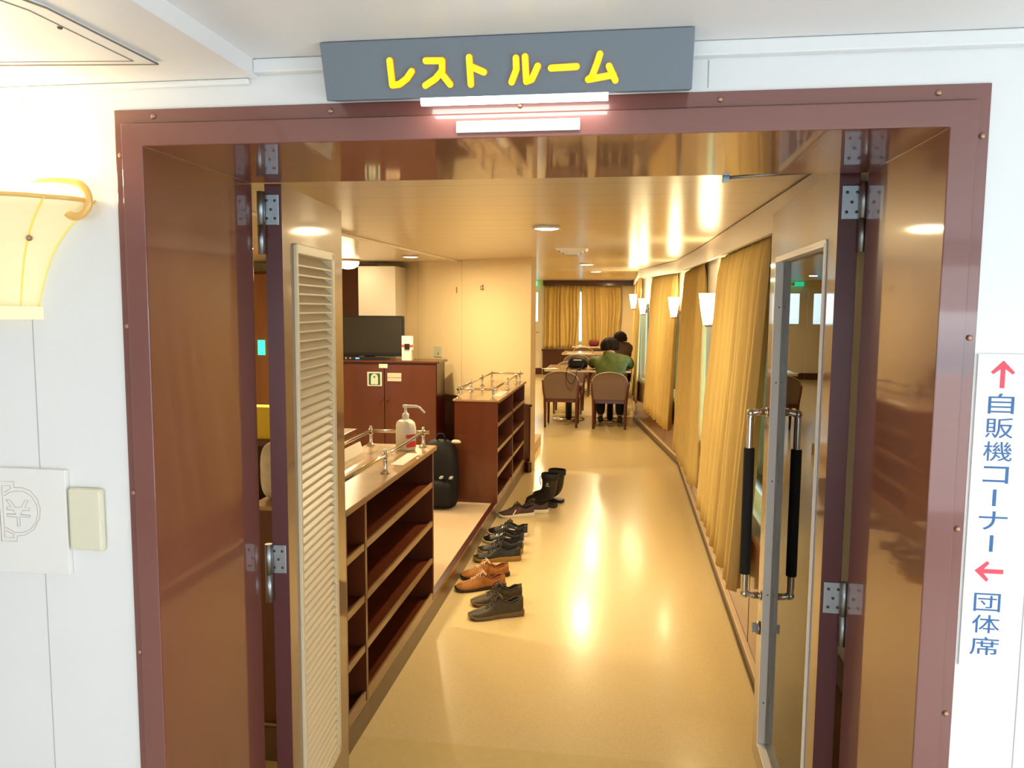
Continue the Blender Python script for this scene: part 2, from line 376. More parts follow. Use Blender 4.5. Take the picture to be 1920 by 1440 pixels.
# door frame
mb = MB()
def ushape(x0, x1, z1, w0, w1, wt, y0, y1):
    return [(x0, y0, 0), (x0, y0, z1), (x1, y0, z1), (x1, y0, 0), (x1-w1, y0, 0), (x1-w1, y0, z1-wt), (x0+w0, y0, z1-wt), (x0+w0, y0, 0)], (0, y1-y0, 0)
mb.prism(*ushape(-0.965, 0.578, 1.918, 0.021, 0.022, 0.027, -0.004, 0.0))
mb.prism(*ushape(-0.946, 0.557, 1.890, 0.044, 0.043, 0.042, -0.014, 0.42))
fr = struct(mb, 'trim_2', M_frame, 'glossy maroon steel door frame with deep jambs', 'door frame', bevel=0.0025)
BOLTS = [(-0.884, 1.904), (-0.536, 1.904), (-0.19, 1.904), (0.151, 1.904), (0.497, 1.904), (-0.954, 1.834), (-0.954, 1.51), (-0.954, 1.182), (-0.954, 0.855), (-0.954, 0.53), (-0.954, 0.2),
         (0.567, 1.834), (0.567, 1.507), (0.567, 1.182), (0.567, 0.853), (0.567, 0.53), (0.567, 0.2)]
for x, z in BOLTS:
    MB().lathe([(0.0001, 0), (0.0052, 0), (0.005, -0.002), (0.003, -0.0042), (0.0001, -0.0046)], (x, -0.004, z), 12, axis='Y').build('bolt', M_brass, fr)

# ------------------------------------------------------------------ the setting: rest room
mb = MB().box(-4.2, 0.0, -0.08, 0.60, 1.005, 0.0).box(-0.93, 1.005, -0.08, 0.60, 1.2, 0.0)
struct(mb, 'floor', M_floor2, 'plain yellow vinyl threshold strip inside the doorway', 'floor')
mb = MB().box(-0.93, 1.2, -0.08, 0.75, 6.0, 0.0).box(-0.93, 6.0, -0.08, 0.75, 7.42, 0).box(-3.95, 7.42, -0.08, 0.75, 17.2, 0)
struct(mb, 'floor', M_floor, 'glossy speckled cream vinyl corridor floor', 'floor')
mb = MB().box(-4.2, 1.01, -0.08, -0.925, 7.4, 0.12)
struct(mb, 'floor', M_carpet, 'raised beige carpeted platform left of the corridor', 'floor')
mb = MB()
mb.box(-0.925, 1.005, 0, -0.918, 5.9, 0.098, 0).box(-0.945, 1.005, 0.098, -0.912, 5.9, 0.124, 1).box(-0.9125, 1.005, 0.104, -0.9105, 5.9, 0.118, 2).box(-4.2, 1.0, 0, -0.92, 1.0095, 0.12, 0)
struct(mb, 'trim_3', [M_base, M_wood_dark, M_shelf], 'brown step edge along the raised platform', 'trim')
# ceiling, sloping very slightly with the deck
mb = MB()
y0, y1 = 0.42, 17.2
mb.add([(-4.2, y0, zc(y0)), (0.8, y0, zc(y0)), (0.8, y1, zc(y1)), (-4.2, y1, zc(y1)), (-4.2, y0, zc(y0)+0.1), (0.8, y0, zc(y0)+0.1), (0.8, y1, zc(y1)+0.1), (-4.2, y1, zc(y1)+0.1)],
       [(0, 1, 2, 3), (4, 7, 6, 5), (0, 4, 5, 1), (1, 5, 6, 2), (2, 6, 7, 3), (3, 7, 4, 0)])
struct(mb, 'ceiling', M_ceil, 'cream strip ceiling of the rest room', 'ceiling', at=(0, 0, 0))
mb = MB().tube([(-1.594, 0.6, zc(0.6)-0.004), (-1.717, 6.6, zc(6.6)-0.004)], 0.014, 4, smooth=False)
struct(mb, 'trim_4', M_pelmet, 'pale ceiling strip running along the platform side', 'trim')
# left room shell
mb = MB().box(-4.3, 0.42, 0.12, -4.2, 17.2, 2.3)
struct(mb, 'wall_left', M_cream, 'cream wall at the far side of the platform', 'wall')
def slab(mb, p0, p1, t, z0, z1, mi=0):
    a = Vector((*p0, 0)); b = Vector((*p1, 0)); d = (b-a).normalized(); n = Vector((-d.y, d.x, 0))*t
    mb.prism([(a.x, a.y, z0), (b.x, b.y, z0), (b.x+n.x, b.y+n.y, z0), (a.x+n.x, a.y+n.y, z0)], (0, 0, z1-z0), mi)
    return mb
PA, PB = (-0.878, 5.93), (-2.62, 7.20)
mb = MB(); slab(mb, PA, PB, -0.07, 0.0, 2.12)
for s_ in (0.45, 0.78):
    q = Vector(PA).lerp(Vector(PB), s_); d = (Vector(PB)-Vector(PA)).normalized(); n = Vector((-d.y, d.x))
    q0 = q + n*0.0008
    mb.tube([(q0.x, q0.y, 0.64), (q0.x, q0.y, 2.05)], 0.0012, 4, mi=1)
struct(mb, 'wall_partition', [M_cream, M_seam], 'cream partition wall behind the far shoe rack', 'wall')
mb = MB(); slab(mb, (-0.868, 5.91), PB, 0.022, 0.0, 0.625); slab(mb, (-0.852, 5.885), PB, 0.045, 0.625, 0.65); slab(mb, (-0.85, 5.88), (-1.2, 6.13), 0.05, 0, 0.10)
struct(mb, 'trim_5', M_wood_dark, 'dark mahogany wainscot at the foot of the partition', 'wainscot', bevel=0.004)
mb = MB().box(-4.2, 7.3, 0.0, -2.55, 7.4, 2.3)
struct(mb, 'wall_back', M_cream, 'cream wall behind the television corner', 'wall')
mb = MB().box(-3.55, 7.2, 0.12, -2.81, 7.298, 2.03)
struct(mb, 'trim_6', M_wood, 'brown veneer wall panel behind the television', 'wall panel')
mb = MB().box(-2.806, 6.62, 0.12, -2.40, 7.295, 1.985)
struct(mb, 'wall_pillar', M_white_in, 'boxed white pillar behind the television', 'pillar', bevel=0.004)
# far end of the corridor
mb = MB()
mb.box(-3.9, 17.0, 0, -3.52, 17.15, 2.4).box(-3.52, 17, 2.07, -1.93, 17.15, 2.4).box(-1.93, 17, 0, -1.72, 17.15, 2.4).box(-0.3, 17, 0, 0.4, 17.15, 2.4).box(-1.72, 17, 0, -0.3, 17.15, 0.75).box(-1.72, 17, 2.0, -0.3, 17.15, 2.4)
struct(mb, 'wall_far', M_cream, 'cream end wall of the corridor', 'wall')
mb = MB().box(-4.0, 7.4, 0, -3.9, 17.15, 2.4)
struct(mb, 'wall_side', M_cream, 'cream side wall of the far corridor', 'wall')
mb = MB().box(-1.91, 16.93, 0, 0.22, 16.995, 0.56).box(-1.93, 16.90, 0.56, 0.22, 16.995, 0.60)
struct(mb, 'trim_7', M_wood_dark, 'dark mahogany wainscot under the end curtains', 'wainscot')
mb = MB().box(-1.90, 16.78, 2.09, 0.22, 16.995, zc(16.8)-0.004)
struct(mb, 'trim_8', M_wood_dark, 'dark mahogany pelmet over the end curtains', 'pelmet')
w = root('window_1', (-1.0, 17.1, 0.75), 'bright end window behind the gold curtains', 'window', kind='structure')
MB().box(-1.72, 17.06, 0.75, -0.3, 17.08, 0.80).box(-1.72, 17.06, 1.95, -0.3, 17.08, 2.0).box(-1.72, 17.06, 0.8, -1.66, 17.08, 1.95).box(-0.36, 17.06, 0.8, -0.3, 17.08, 1.95).build('window_frame', M_alu, w)
MB().box(-1.66, 17.068, 0.8, -0.36, 17.072, 1.95).build('pane', M_winglass, w)
def far_door(name, x0, x1, wx0, wx1, hx_, label):
    d = root(name, ((x0+x1)/2, 17.0, 0.0), label, 'door', kind='structure')
    MB().box(x0, 17.0, 0.0, x1, 17.05, 0.15).build('sill', M_wood_dark, d)
    MB().box(x0, 17.0, 0.15, x1, 17.04, 1.25).box(x0, 17, 1.25, wx0, 17.04, 1.93).box(wx1, 17, 1.25, x1, 17.04, 1.93).box(x0, 17, 1.93, x1, 17.04, 2.07).build('door_panel', M_white_in, d, bevel=0.004)
    MB().box(wx0, 17.015, 1.25, wx1, 17.025, 1.93).build('pane', M_winglass, d)
    MB().tube([(hx_, 16.998, 1.0), (hx_, 16.95, 1.0), (hx_-.1, 16.95, 1.0)], 0.01, 8).build('door_handle', M_steel, d)
far_door('door_3', -2.72, -1.93, -2.55, -2.04, -2.02, 'cream weathertight door with bright window at the corridor end')
far_door('door_4', -3.52, -2.725, -3.38, -2.85, -3.44, 'second cream door with bright window, mirrored in the glazed leaf')
x = root('exit_sign', (-2.33, 16.9, 2.09), 'green lit emergency exit sign above the end door', 'sign')
MB().box(-2.60, 16.86, 2.085, -2.05, 16.92, 2.185).build('sign_box', M_greenlit, x, bevel=0.004)
MB().box(-2.40, 16.856, 2.095, -2.26, 16.8595, 2.175).build('white_panel', M_tube if False else M_pale, x)

# hull side wall: polyline in plan, wainscot, window band, pelmet
HW = [(0.60, 0.42), (0.60, 6.45), (0.20, 9.5), (0.22, 17.0)]
def along(seg, y):
    a, b = HW[seg], HW[seg+1]; t = (y-a[1])/(b[1]-a[1]); return (a[0]+(b[0]-a[0])*t, y)
OPEN = {0: [(2.0, 3.72), (4.1, 4.58), (4.82, 6.1)], 1: [(6.95, 8.42), (8.74, 9.4)], 2: [(9.9, 12.0), (13.0, 15.6)]}
ZB, ZT = 0.62, 1.62
mb = MB()
for s_ in range(3):
    a, b = HW[s_], HW[s_+1]
    slab(mb, a, b, -0.12, 0.0, ZB); slab(mb, a, b, -0.12, ZT, 2.35)
    y = a[1]
    for o0, o1 in OPEN[s_]:
        slab(mb, along(s_, y), along(s_, o0), -0.12, ZB, ZT); y = o1
    slab(mb, along(s_, y), b, -0.12, ZB, ZT)
struct(mb, 'wall_hull', M_white_in, 'cream hull wall carrying the curtained windows', 'wall')
wi = 2
for s_ in range(3):
    for o0, o1 in OPEN[s_]:
        a = along(s_, o0); b = along(s_, o1)
        wr_ = root('window_%d' % wi, (*Vector(a).lerp(Vector(b), 0.5), ZB), ['', '', 'sea-view side window behind the curtain nearest the glazed door', 'narrow side window showing bright sky past the nearest wall lamp', 'side window behind the second gold curtain', 'side window on the angled wall behind the third curtain', 'narrow bright side window beside the third curtain', 'side window by the seated people', 'last side window before the end wall'][wi], 'window', kind='structure')
        d = (Vector(b)-Vector(a)).normalized(); n = Vector((-d.y, d.x))*-0.06
        A = Vector(a)+n; B = Vector(b)+n
        mb = MB(); slab(mb, A, B, -0.03, ZB, ZB+0.05); slab(mb, A, B, -0.03, ZT-0.05, ZT)
        slab(mb, A, A+d*0.05, -0.03, ZB+0.05, ZT-0.05); slab(mb, B-d*0.05, B, -0.03, ZB+0.05, ZT-0.05); mb.build('window_frame', M_alu, wr_)
        mb = MB(); slab(mb, A+d*0.05+n*0.2, B-d*0.05+n*0.2, -0.004, ZB+0.05, ZT-0.05); mb.build('pane', M_winglass, wr_)
        wi += 1
def offs(d0, y0=0.46, yend=16.9):
    """inner offset polyline of the hull wall"""
    return [(0.60-d0, y0), (0.60-d0, 6.45-d0*0.06), (0.20-d0, 9.5), (0.22-d0, yend)]
mb = MB(); P = offs(0.004); Q = offs(0.035)
for i in range(3): slab(mb, Q[i], Q[i+1], -0.033, 0.0, 0.585)
for i in range(3): slab(mb, offs(0.05)[i], offs(0.05)[i+1], -0.048, 0.585, 0.61)
ww = struct(mb, 'trim_9', M_wains, 'glossy brown veneer wainscot below the side windows', 'wainscot')
mb = MB()
for seg, ys in ((0, (1.45, 2.05, 2.75, 3.45, 4.2, 5.0, 5.8)), (1, (7.3, 8.3))):
    for y in ys:
        x_ = Q[seg][0] + (Q[seg+1][0]-Q[seg][0])*(y-Q[seg][1])/(Q[seg+1][1]-Q[seg][1])
        mb.box(x_-0.0015, y-0.004, 0.03, x_+0.002, y+0.004, 0.585)
mb.build('panel_joint', M_wood_dark, ww)
mb = MB(); Q2 = offs(0.050)
for i in range(3):
    slab(mb, Q2[i], Q2[i+1], -0.015, 0.0, 0.075, 0); slab(mb, offs(0.058)[i], offs(0.058)[i+1], -0.007, 0.012, 0.022, 0); slab(mb, offs(0.055)[i], offs(0.055)[i+1], -0.019, 0.075, 0.09, 1)
struct(mb, 'baseboard_right', [M_base, M_capstrip], 'brown baseboard with pale cap along the hull wall', 'baseboard')
mb = MB(); q = offs(0.075)
q = [(0.525, 0.46), (0.525, 4.67), (0.49, 6.6), (0.17, 9.5), (0.17, 16.75)]
for i in range(4):
    a, b = q[i], q[i+1]
    d = (Vector(b)-Vector(a)).normalized(); n = Vector((d.y, -d.x))*0.02
    f = lambda p, z: (p[0], p[1], zc(p[1])+z)
    P8 = [f(a, -0.125), f(b, -0.125), f((b[0]+n.x, b[1]+n.y), -0.125), f((a[0]+n.x, a[1]+n.y), -0.125)]
    mb.add(P8 + [(p[0], p[1], p[2]+0.12) for p in P8], [(0, 3, 2, 1), (4, 5, 6, 7), (0, 1, 5, 4), (1, 2, 6, 5), (2, 3, 7, 6), (3, 0, 4, 7)])
struct(mb, 'trim_10', M_pelmet, 'white pelmet board above the side curtains', 'pelmet')

# curtains
def curtain(a0, a1, b0, b1, zt, zb, n, label, ampt=0.018, ampb=0.03, ph=0.0, name='curtain', grp='gold curtains along the hull windows'):
    A0, A1, B0, B1 = [Vector(p) for p in (a0, a1, b0, b1)]
    nu = n*16+1; nv = 16
    rnd = [random.uniform(-0.6, 0.6) for _ in range(n+2)]
    def fn(u, v):
        t = A0.lerp(A1, u); bt = B0.lerp(B1, u); s = v**1.15
        p = t.lerp(bt, s); d = (A1-A0).normalized(); nn = Vector((-d.y, d.x))
        amp = (ampt + (ampb-ampt)*min(1, v*1.6))*min(1, 0.25+v*9)
        k = u*n + 0.22*math.sin(1.7*u*n+ph) + 0.16*math.sin(0.9*u*n*v+2*ph); j = int(k)
        w = math.sin(2*PI*k+ph); w = (w if w < 0 else w**1.3) - 0.1; w *= 0.9 + 0.3*rnd[min(max(j, 0), n)]
        p = p + nn*amp*w + d*0.008*math.sin(2*PI*k*0.5+3*v)*v
        return Vector((p.x, p.y, zt + (zb-zt)*v + 0.006*math.sin(6*k)*v))
    mb = MB().grid(fn, nu, nv)
    return tag(mb.build(name, M_curtain, solid=0.003), label, 'curtain', grp)
def ztop(y): return zc(y) - 0.115
curtain((0.565, 1.84), (0.565, 3.55), (0.495, 1.97), (0.495, 3.57), ztop(2.6), 0.34, 10, 'wide gold pleated curtain nearest the glazed door leaf', 0.034, 0.052)
curtain((0.565, 4.55), (0.560, 6.25), (0.525, 4.25), (0.50, 6.1), ztop(5.2), 0.27, 9, 'gold pleated curtain between the two nearest wall lamps', 0.034, 0.05, 1.0)
curtain((0.525, 6.80), (0.33, 8.38), (0.46, 6.60), (0.28, 8.36), ztop(7.5), 0.32, 10, 'gold pleated curtain on the angled part of the hull wall', 0.03, 0.045, 2.0)
curtain((0.205, 9.12), (0.165, 9.55), (0.165, 9.14), (0.14, 9.55), ztop(9.4), 0.30, 4, 'narrow gold curtain past the bright window slit', 0.010, 0.018, 0.5)
curtain((0.185, 9.8), (0.19, 12.4), (0.14, 9.8), (0.15, 12.4), ztop(11), 0.32, 14, 'gold curtain beside the seated people', 0.012, 0.02, 0.3)
curtain((0.19, 13.0), (0.195, 15.8), (0.15, 13.0), (0.15, 15.8), ztop(14), 0.32, 14, 'gold curtain on the hull wall nearest the end wall', 0.012, 0.02, 0.9)
curtain((-1.885, 16.88), (-1.045, 16.88), (-1.885, 16.86), (-1.06, 16.86), 2.10, 0.64, 9, 'gold curtain on the left half of the end window', 0.035, 0.05, 0.2, grp='gold curtains of the end window')
curtain((-1.02, 16.88), (-0.10, 16.88), (-0.985, 16.86), (-0.10, 16.86), 2.10, 0.64, 9, 'gold curtain on the right half of the end window', 0.035, 0.05, 1.2, grp='gold curtains of the end window')

# wall lamps on the hull wall
def cone_lamp(loc, nrm, label, power=8, s=1.0):
    r_ = root('wall_lamp', loc, label, 'wall lamp', 'cone wall lamps on the hull wall', rz=math.atan2(nrm[1], nrm[0]))
    MB().lathe([(0.028*s, 0.0), (0.038*s, 0.05*s), (0.050*s, 0.12*s), (0.060*s, 0.2*s), (0.057*s, 0.2*s), (0.045*s, 0.12*s), (0.03*s, 0.05*s), (0.02*s, 0.012)], (0, 0, 0), 20).build('lamp_shade', M_glow_in, r_, raw=True)
    mb = MB().cyl((-0.008, 0, -0.012), (-0.008, 0, 0.004), 0.022*s, 0.03*s, 14).box(-0.09, -0.012, 0.02, -0.03, 0.012, 0.06); mb.build('bracket', M_brass, r_, raw=True)
    lamp('wall_lamp_glow', 'POINT', (loc[0]+nrm[0]*0.01, loc[1]+nrm[1]*0.01, loc[2]+0.235), power, SCONCE, 0.045)
    return r_
cone_lamp((0.520, 3.72, 1.455), (-1, 0), 'lit cone wall lamp between the first and second gold curtains')
cone_lamp((0.480, 6.62, 1.475), (-0.98, -0.2), 'lit cone wall lamp where the hull wall bends', 8)
cone_lamp((0.220, 8.86, 1.49), (-0.98, -0.2), 'lit cone wall lamp above the bright window slit', 8)
cone_lamp((0.110, 9.66, 1.56), (-1, 0), 'farthest lit cone wall lamp beside the end curtains', 8)

# ceiling fittings
def downlight(x, y, r_, label):
    z = zc(y)
    t = root('downlight', (x, y, z-0.03), label, 'ceiling light', 'round downlights')
    MB().lathe([(r_, 0.03), (r_*1.12, 0.024), (r_*1.12, 0.016), (r_*0.98, 0.014), (r_*0.96, 0.02)], (0, 0, 0), 28).build('rim', M_white, t, raw=True)
    MB().lathe([(0.001, 0.012), (r_*0.6, 0.011), (r_*0.95, 0.016), (r_*0.95, 0.022), (0.001, 0.022)], (0, 0, 0), 28).build('lens', M_down, t, raw=True)
downlight(-0.411, 2.68, 0.066, 'round ceiling downlight nearest the doorway')
downlight(-0.434, 7.37, 0.075, 'round ceiling downlight past the square air outlet')
downlight(-0.432, 9.97, 0.075, 'round ceiling downlight above the seated person')
downlight(-1.94, 5.57, 0.07, 'round ceiling downlight above the television cabinet')
t = root('air_outlet', (-0.417, 4.68, zc(4.68)-0.05), 'square ceiling air outlet with stepped louvers', 'air vent')
z_ = zc(4.68)
mb = MB()
for i, (h0, h1, dz) in enumerate(((0.125, 0.105, 0.008), (0.095, 0.075, 0.022), (0.065, 0.045, 0.036))):
    a = [(-h0, -h0), (h0, -h0), (h0, h0), (-h0, h0)]; b = [(-h1, -h1), (h1, -h1), (h1, h1), (-h1, h1)]
    mb.add([(x, y, 0.046-dz+0.012) for x, y in a] + [(x, y, 0.046-dz-0.006) for x, y in b], [(j, (j+1) % 4, 4+(j+1) % 4, 4+j) for j in range(4)])
mb.build('louver', M_white, t, raw=True, solid=0.003)
MB().box(-0.04, -0.04, 0.006, 0.04, 0.04, 0.012).build('center_plate', M_black, t, raw=True)
t = root('dome_lamp', (-2.80, 6.3, zc(6.3)-0.1), 'glowing glass dome ceiling lamp by the television corner', 'ceiling light')
MB().lathe([(0.001, 0.0), (0.06, 0.008), (0.10, 0.03), (0.115, 0.065), (0.11, 0.085)], (0, 0, 0), 24).build('dome', M_glow_in, t, raw=True)
MB().lathe([(0.12, 0.08), (0.122, 0.098), (0.05, 0.099)], (0, 0, 0), 24).build('rim', M_brass, t, raw=True)
lamp('dome_lamp_glow', 'POINT', (-2.80, 6.25, zc(6.3)-0.16), 3.5, WARM, 0.08)

# ------------------------------------------------------------------ door leaves
def hinge(parent, x, y, z, side, th, rx0, rx1):
    """steel flag hinge on the leaf edge; local leaf coordinates"""
    g = MB()
    g.box(-0.004, rx0, z, 0.0, rx1, z+0.075)
    o = g.build('hinge', M_steel, parent, raw=True, bevel=0.002)
    MB().cyl((-0.012, side, z+0.002), (-0.012, side, z+0.08), 0.0095, n=14).build('barrel', M_steel, o, raw=True)
    MB().cyl((-0.012, side, z-0.072), (-0.012, side, z), 0.0092, n=14).build('barrel', M_steel, o, raw=True)
    m = MB(); w_ = (rx1-rx0); c_ = (rx0+rx1)/2
    for dx, dz in ((-0.25, 0.016), (0.25, 0.016), (0, 0.0375), (-0.25, 0.059), (0.25, 0.059)):
        m.lathe([(0.0001, -0.0012), (0.0035, -0.001), (0.0035, 0)], (-0.004, c_+dx*w_, z+dz), 10, axis='X')
    m.build('screw', M_screw, o, raw=True)
# left louvred leaf: outer face towards the corridor = local y 0, body to +y (world -x)
LT = 0.042
d1 = root('door_1', (-0.841, 0.452, 0.0), 'narrow brown door leaf with cream louvre, swung open on the left', 'door', rz=math.radians(95.0), kind='structure')
LW = 0.538; z0, z1 = 0.012, 1.850; lx0, lx1, lz0, lz1 = 0.085, 0.425, 0.14, 1.71
mb = MB().box(0.001, 0, z0, lx0, LT, z1).box(lx1, 0, z0, LW, LT, z1).box(lx0, 0, z0, lx1, LT, lz0).box(lx0, 0, lz1, lx1, LT, z1)
mb.build('panel', M_leaf, d1, raw=True)
MB().box(-0.0015, 0.0, z0, 0.001, LT, z1).build('edge_strip', M_edge, d1, raw=True)
f_ = 0.022
mb = MB().box(lx0-0.004, -0.008, lz0, lx0+f_*0.5, LT+0.004, lz1).box(lx1-f_, -0.008, lz0, lx1+0.004, LT+0.004, lz1).box(lx0, -0.008, lz1-f_, lx1, LT+0.004, lz1+0.004).box(lx0, -0.008, lz0-0.004, lx1, LT+0.004, lz0+f_)
lf = mb.build('louver_frame', M_louver, d1, raw=True, bevel=0.002)
mb = MB(); zz = lz0+f_+0.006
while zz < lz1-f_-0.03:
    v = [(-0.006, zz), (-0.006, zz+0.0045), (0.022, zz+0.030), (0.024, zz+0.027)]
    mb.prism([(lx0+0.008, a, b) for a, b in v], (lx1-lx0-0.022, 0, 0)); zz += 0.0248
mb.build('louver_slats', M_louver, lf, raw=True)
for hz in (0.20, 0.868, 1.750): hinge(d1, 0, 0, hz, LT+0.006, LT, 0.006, LT+0.004)
# right glazed leaf: visible face towards the corridor = local y 0, body to -y (world +x)
RT = 0.044; RW = 0.850; z1 = 1.865
d2 = root('door_2', (0.464, 0.452, 0.0), 'brown door leaf with tall glass panel and pull handles, open on the right', 'door', rz=math.radians(89.4), kind='structure')
gx0, gx1, gz0, gz1 = 0.095, 0.735, 0.10, 1.708
mb = MB().box(0.001, -RT, z0, gx0, 0, z1).box(gx1, -RT, z0, RW, 0, z1).box(gx0, -RT, z0, gx1, 0, gz0).box(gx0, -RT, gz1, gx1, 0, z1)
mb.build('panel', M_leaf, d2, raw=True)
MB().box(-0.0015, -RT, z0, 0.001, 0, z1).build('edge_strip', M_edge, d2, raw=True)
mb = MB()
for (a, b, c_, d_) in ((gx0, gx0+0.006, gz0, gz1), (gx1-0.006, gx1, gz0, gz1)): mb.box(a, -RT-0.005, c_, b, 0.005, d_)
mb.box(gx0, -RT-0.005, gz1-0.008, gx1, 0.005, gz1).box(gx0, -RT-0.005, gz0, gx1, 0.005, gz0+0.008)
mb.box(gx1-0.002, 0.0, gz0-0.008, gx1+0.012, 0.004, gz1+0.008).box(gx0-0.010, 0, gz0-0.008, gx0+0.002, 0.004, gz1+0.008).box(gx0, 0, gz1-0.002, gx1, 0.004, gz1+0.010)
gf = mb.build('glazing_frame', M_alu, d2, raw=True, bevel=0.001)
mb = MB()
for zz in (0.25, 0.62, 1.0, 1.32, 1.56): mb.lathe([(0.0001, -0.0012), (0.0025, -0.001), (0.0025, 0)], (gx1-0.006, -0.010, zz), 8, axis='X')
mb.build('screw', M_screw, gf, raw=True)
MB().box(gx0+0.006, -RT/2-0.003, gz0+0.008, gx1-0.006, -RT/2+0.003, gz1-0.008).build('glass_pane', M_glass, d2, raw=True)
hx = 0.792
def pull(sgn):
    y_ = (0.056 if sgn > 0 else -RT-0.05)
    f0 = 0.0 if sgn > 0 else -RT
    zt_, zb_ = 1.217, 0.595
    pts = [(hx, f0, zt_)] + [(hx, f0+(y_-f0)*0.6, zt_)] + [(hx, y_-0.006*sgn, zt_-0.004), (hx, y_, zt_-0.018)] + [(hx, y_, zb_+0.018), (hx, y_-0.006*sgn, zb_+0.004)] + [(hx, f0+(y_-f0)*0.6, zb_), (hx, f0, zb_)]
    o = MB().tube(pts, 0.0118, 14).build('pull_handle', M_chrome, d2, raw=True)
    MB().cyl((hx, y_, 0.668), (hx, y_, 1.096), 0.0175, n=18).build('grip', M_black_foam, o, raw=True, bevel=0.002)
    mb = MB()
    for zz in (zt_, zb_):
        mb.lathe([(0.016, 0), (0.016, 0.006*sgn), (0.011, 0.008*sgn)], (hx, f0, zz), 16, axis='Y')
        mb.ball((hx, y_-0.001*sgn, zz-0.004 if zz > 1 else zz+0.004), 0.0145, 14)
    mb.build('fitting', M_chrome, o, raw=True)
pull(1); pull(-1)
lk = MB().cyl((hx, 0, 0.482), (hx, 0.012, 0.482), 0.022, n=20).cyl((hx, -RT, 0.482), (hx, -RT-0.012, 0.482), 0.022, n=20).box(hx-0.005, 0.012, 0.467, hx+0.005, 0.026, 0.497).build('lock', M_steel, d2, raw=True)
for hz in (0.19, 0.848, 1.752): hinge(d2, 0, 0, hz, -RT-0.006, RT, -RT-0.004, -0.006)
t = root('door_closer', (0.34, 0.45, 1.845), 'thin steel door closer arm below the lintel at right', 'door closer')
mb = MB().tube([(0.222, 0.455, 1.848), (0.462, 0.50, 1.868)], 0.0055, 8, flat=(0.7, 1.4)); mb.build('arm', M_steel, t)
mb = MB().box(0.212, 0.447, 1.838, 0.226, 0.462, 1.862).tube([(0.222, 0.455, 1.858), (0.25, 0.43, 1.866)], 0.0045, 8); mb.build('elbow', M_steel, t)

# ------------------------------------------------------------------ the overhead sign
s1 = root('hanging_sign', (-0.21, -0.04, 1.907), 'grey overhead sign box with yellow katakana above the doorway', 'sign')
A = Vector((0, -0.09, 1.995)); B = Vector((0, -0.06, 1.907)); U = (B-A).normalized(); Nn = Vector((0, U.z, -U.y)); Nn = Nn if Nn.y < 0 else -Nn
def onface(x, s, out=0.0): p = A + U*s + Nn*out; return Vector((x, p.y, p.z))
mb = MB().prism([(-0.522, -0.09, 1.9955), (-0.522, -0.06, 1.907), (-0.522, -0.006, 1.9195), (-0.522, -0.021, 1.9955)], (0.622, 0, 0))
mb.build('sign_box', M_sign, s1, bevel=0.0015)
STROKES = [[(-0.4009, 0.0321), (-0.4003, 0.0706), (-0.388, 0.0697), (-0.3743, 0.0613), (-0.3646, 0.05)],
[(-0.3387, 0.0343), (-0.3109, 0.0352), (-0.3121, 0.0507), (-0.3246, 0.0629), (-0.3428, 0.0729)], [(-0.3125, 0.0559), (-0.3, 0.0725)],
[(-0.2648, 0.0317), (-0.2645, 0.0736)], [(-0.2606, 0.0467), (-0.2414, 0.0552)],
[(-0.1867, 0.0355), (-0.1867, 0.0529), (-0.1953, 0.0722)], [(-0.1716, 0.034), (-0.1706, 0.072), (-0.1615, 0.0692), (-0.151, 0.049)],
[(-0.129, 0.0528), (-0.0873, 0.0518)],
[(-0.0493, 0.0344), (-0.0536, 0.0473), (-0.0622, 0.0683), (-0.0683, 0.0722), (-0.0274, 0.0664)], [(-0.0345, 0.053), (-0.0241, 0.0746)]]
mb = MB(); mo = MB()
def stroke(mb, pts, r, o0, o1):
    for i in range(len(pts)-1):
        a = Vector(pts[i]); b = Vector(pts[i+1]); d = (b-a).normalized(); n = Vector((-d.y, d.x)); poly = []
        for j in range(9): an = PI/2+PI*j/8; q = a + r*(math.cos(an)*d+math.sin(an)*n); poly.append(q)
        for j in range(9): an = -PI/2+PI*j/8; q = b + r*(math.cos(an)*d+math.sin(an)*n); poly.append(q)
        P0 = [onface(q.x, q.y, o0) for q in poly]; mb.prism(P0, Nn*(o1-o0))
for ks in ((0,), (1, 2), (3, 4), (5, 6), (7,), (8, 9)):
    mb = MB(); mo = MB()
    for k_ in ks: stroke(mb, STROKES[k_], 0.0050, 0.0, 0.0062); stroke(mo, STROKES[k_], 0.0058, 0.0, 0.0045)
    lt = mb.build('letter', M_yellow, s1); mo.build('letter_return', M_orange_edge, lt)
u0 = Vector((0, -0.056, 1.9079)); u1 = Vector((0, -0.012, 1.918))
mb = MB().tube([(-0.356, -0.046, 1.9045), (-0.036, -0.046, 1.9045)], 0.0075, 14)
mb.build('light_strip', M_tube, s1)
lamp('sign_lamp_glow', 'AREA', (-0.194, -0.046, 1.8965), 0.3, (1, 0.97, 0.9), 0.31, (math.radians(12), 0, 0), 0.03)
p = root('name_plate', (-0.193, -0.016, 1.857), 'small white plate with faded grey print on the door frame head', 'plate')
MB().box(-0.301, -0.018, 1.857, -0.084, -0.0142, 1.877).build('plate', M_plate, p, bevel=0.001)
text_mesh(p, 'letter', [(c, -0.283+i*0.0115, -0.283+i*0.0115+0.0095, 1.8645, 1.8725, -0.0185) for i, c in enumerate('レストルーム')] +
          [(c, -0.180+i*0.0200, -0.180+i*0.0200+0.012, 1.8650, 1.8735, -0.0185) for i, c in enumerate('定員名')], M_grey_text)

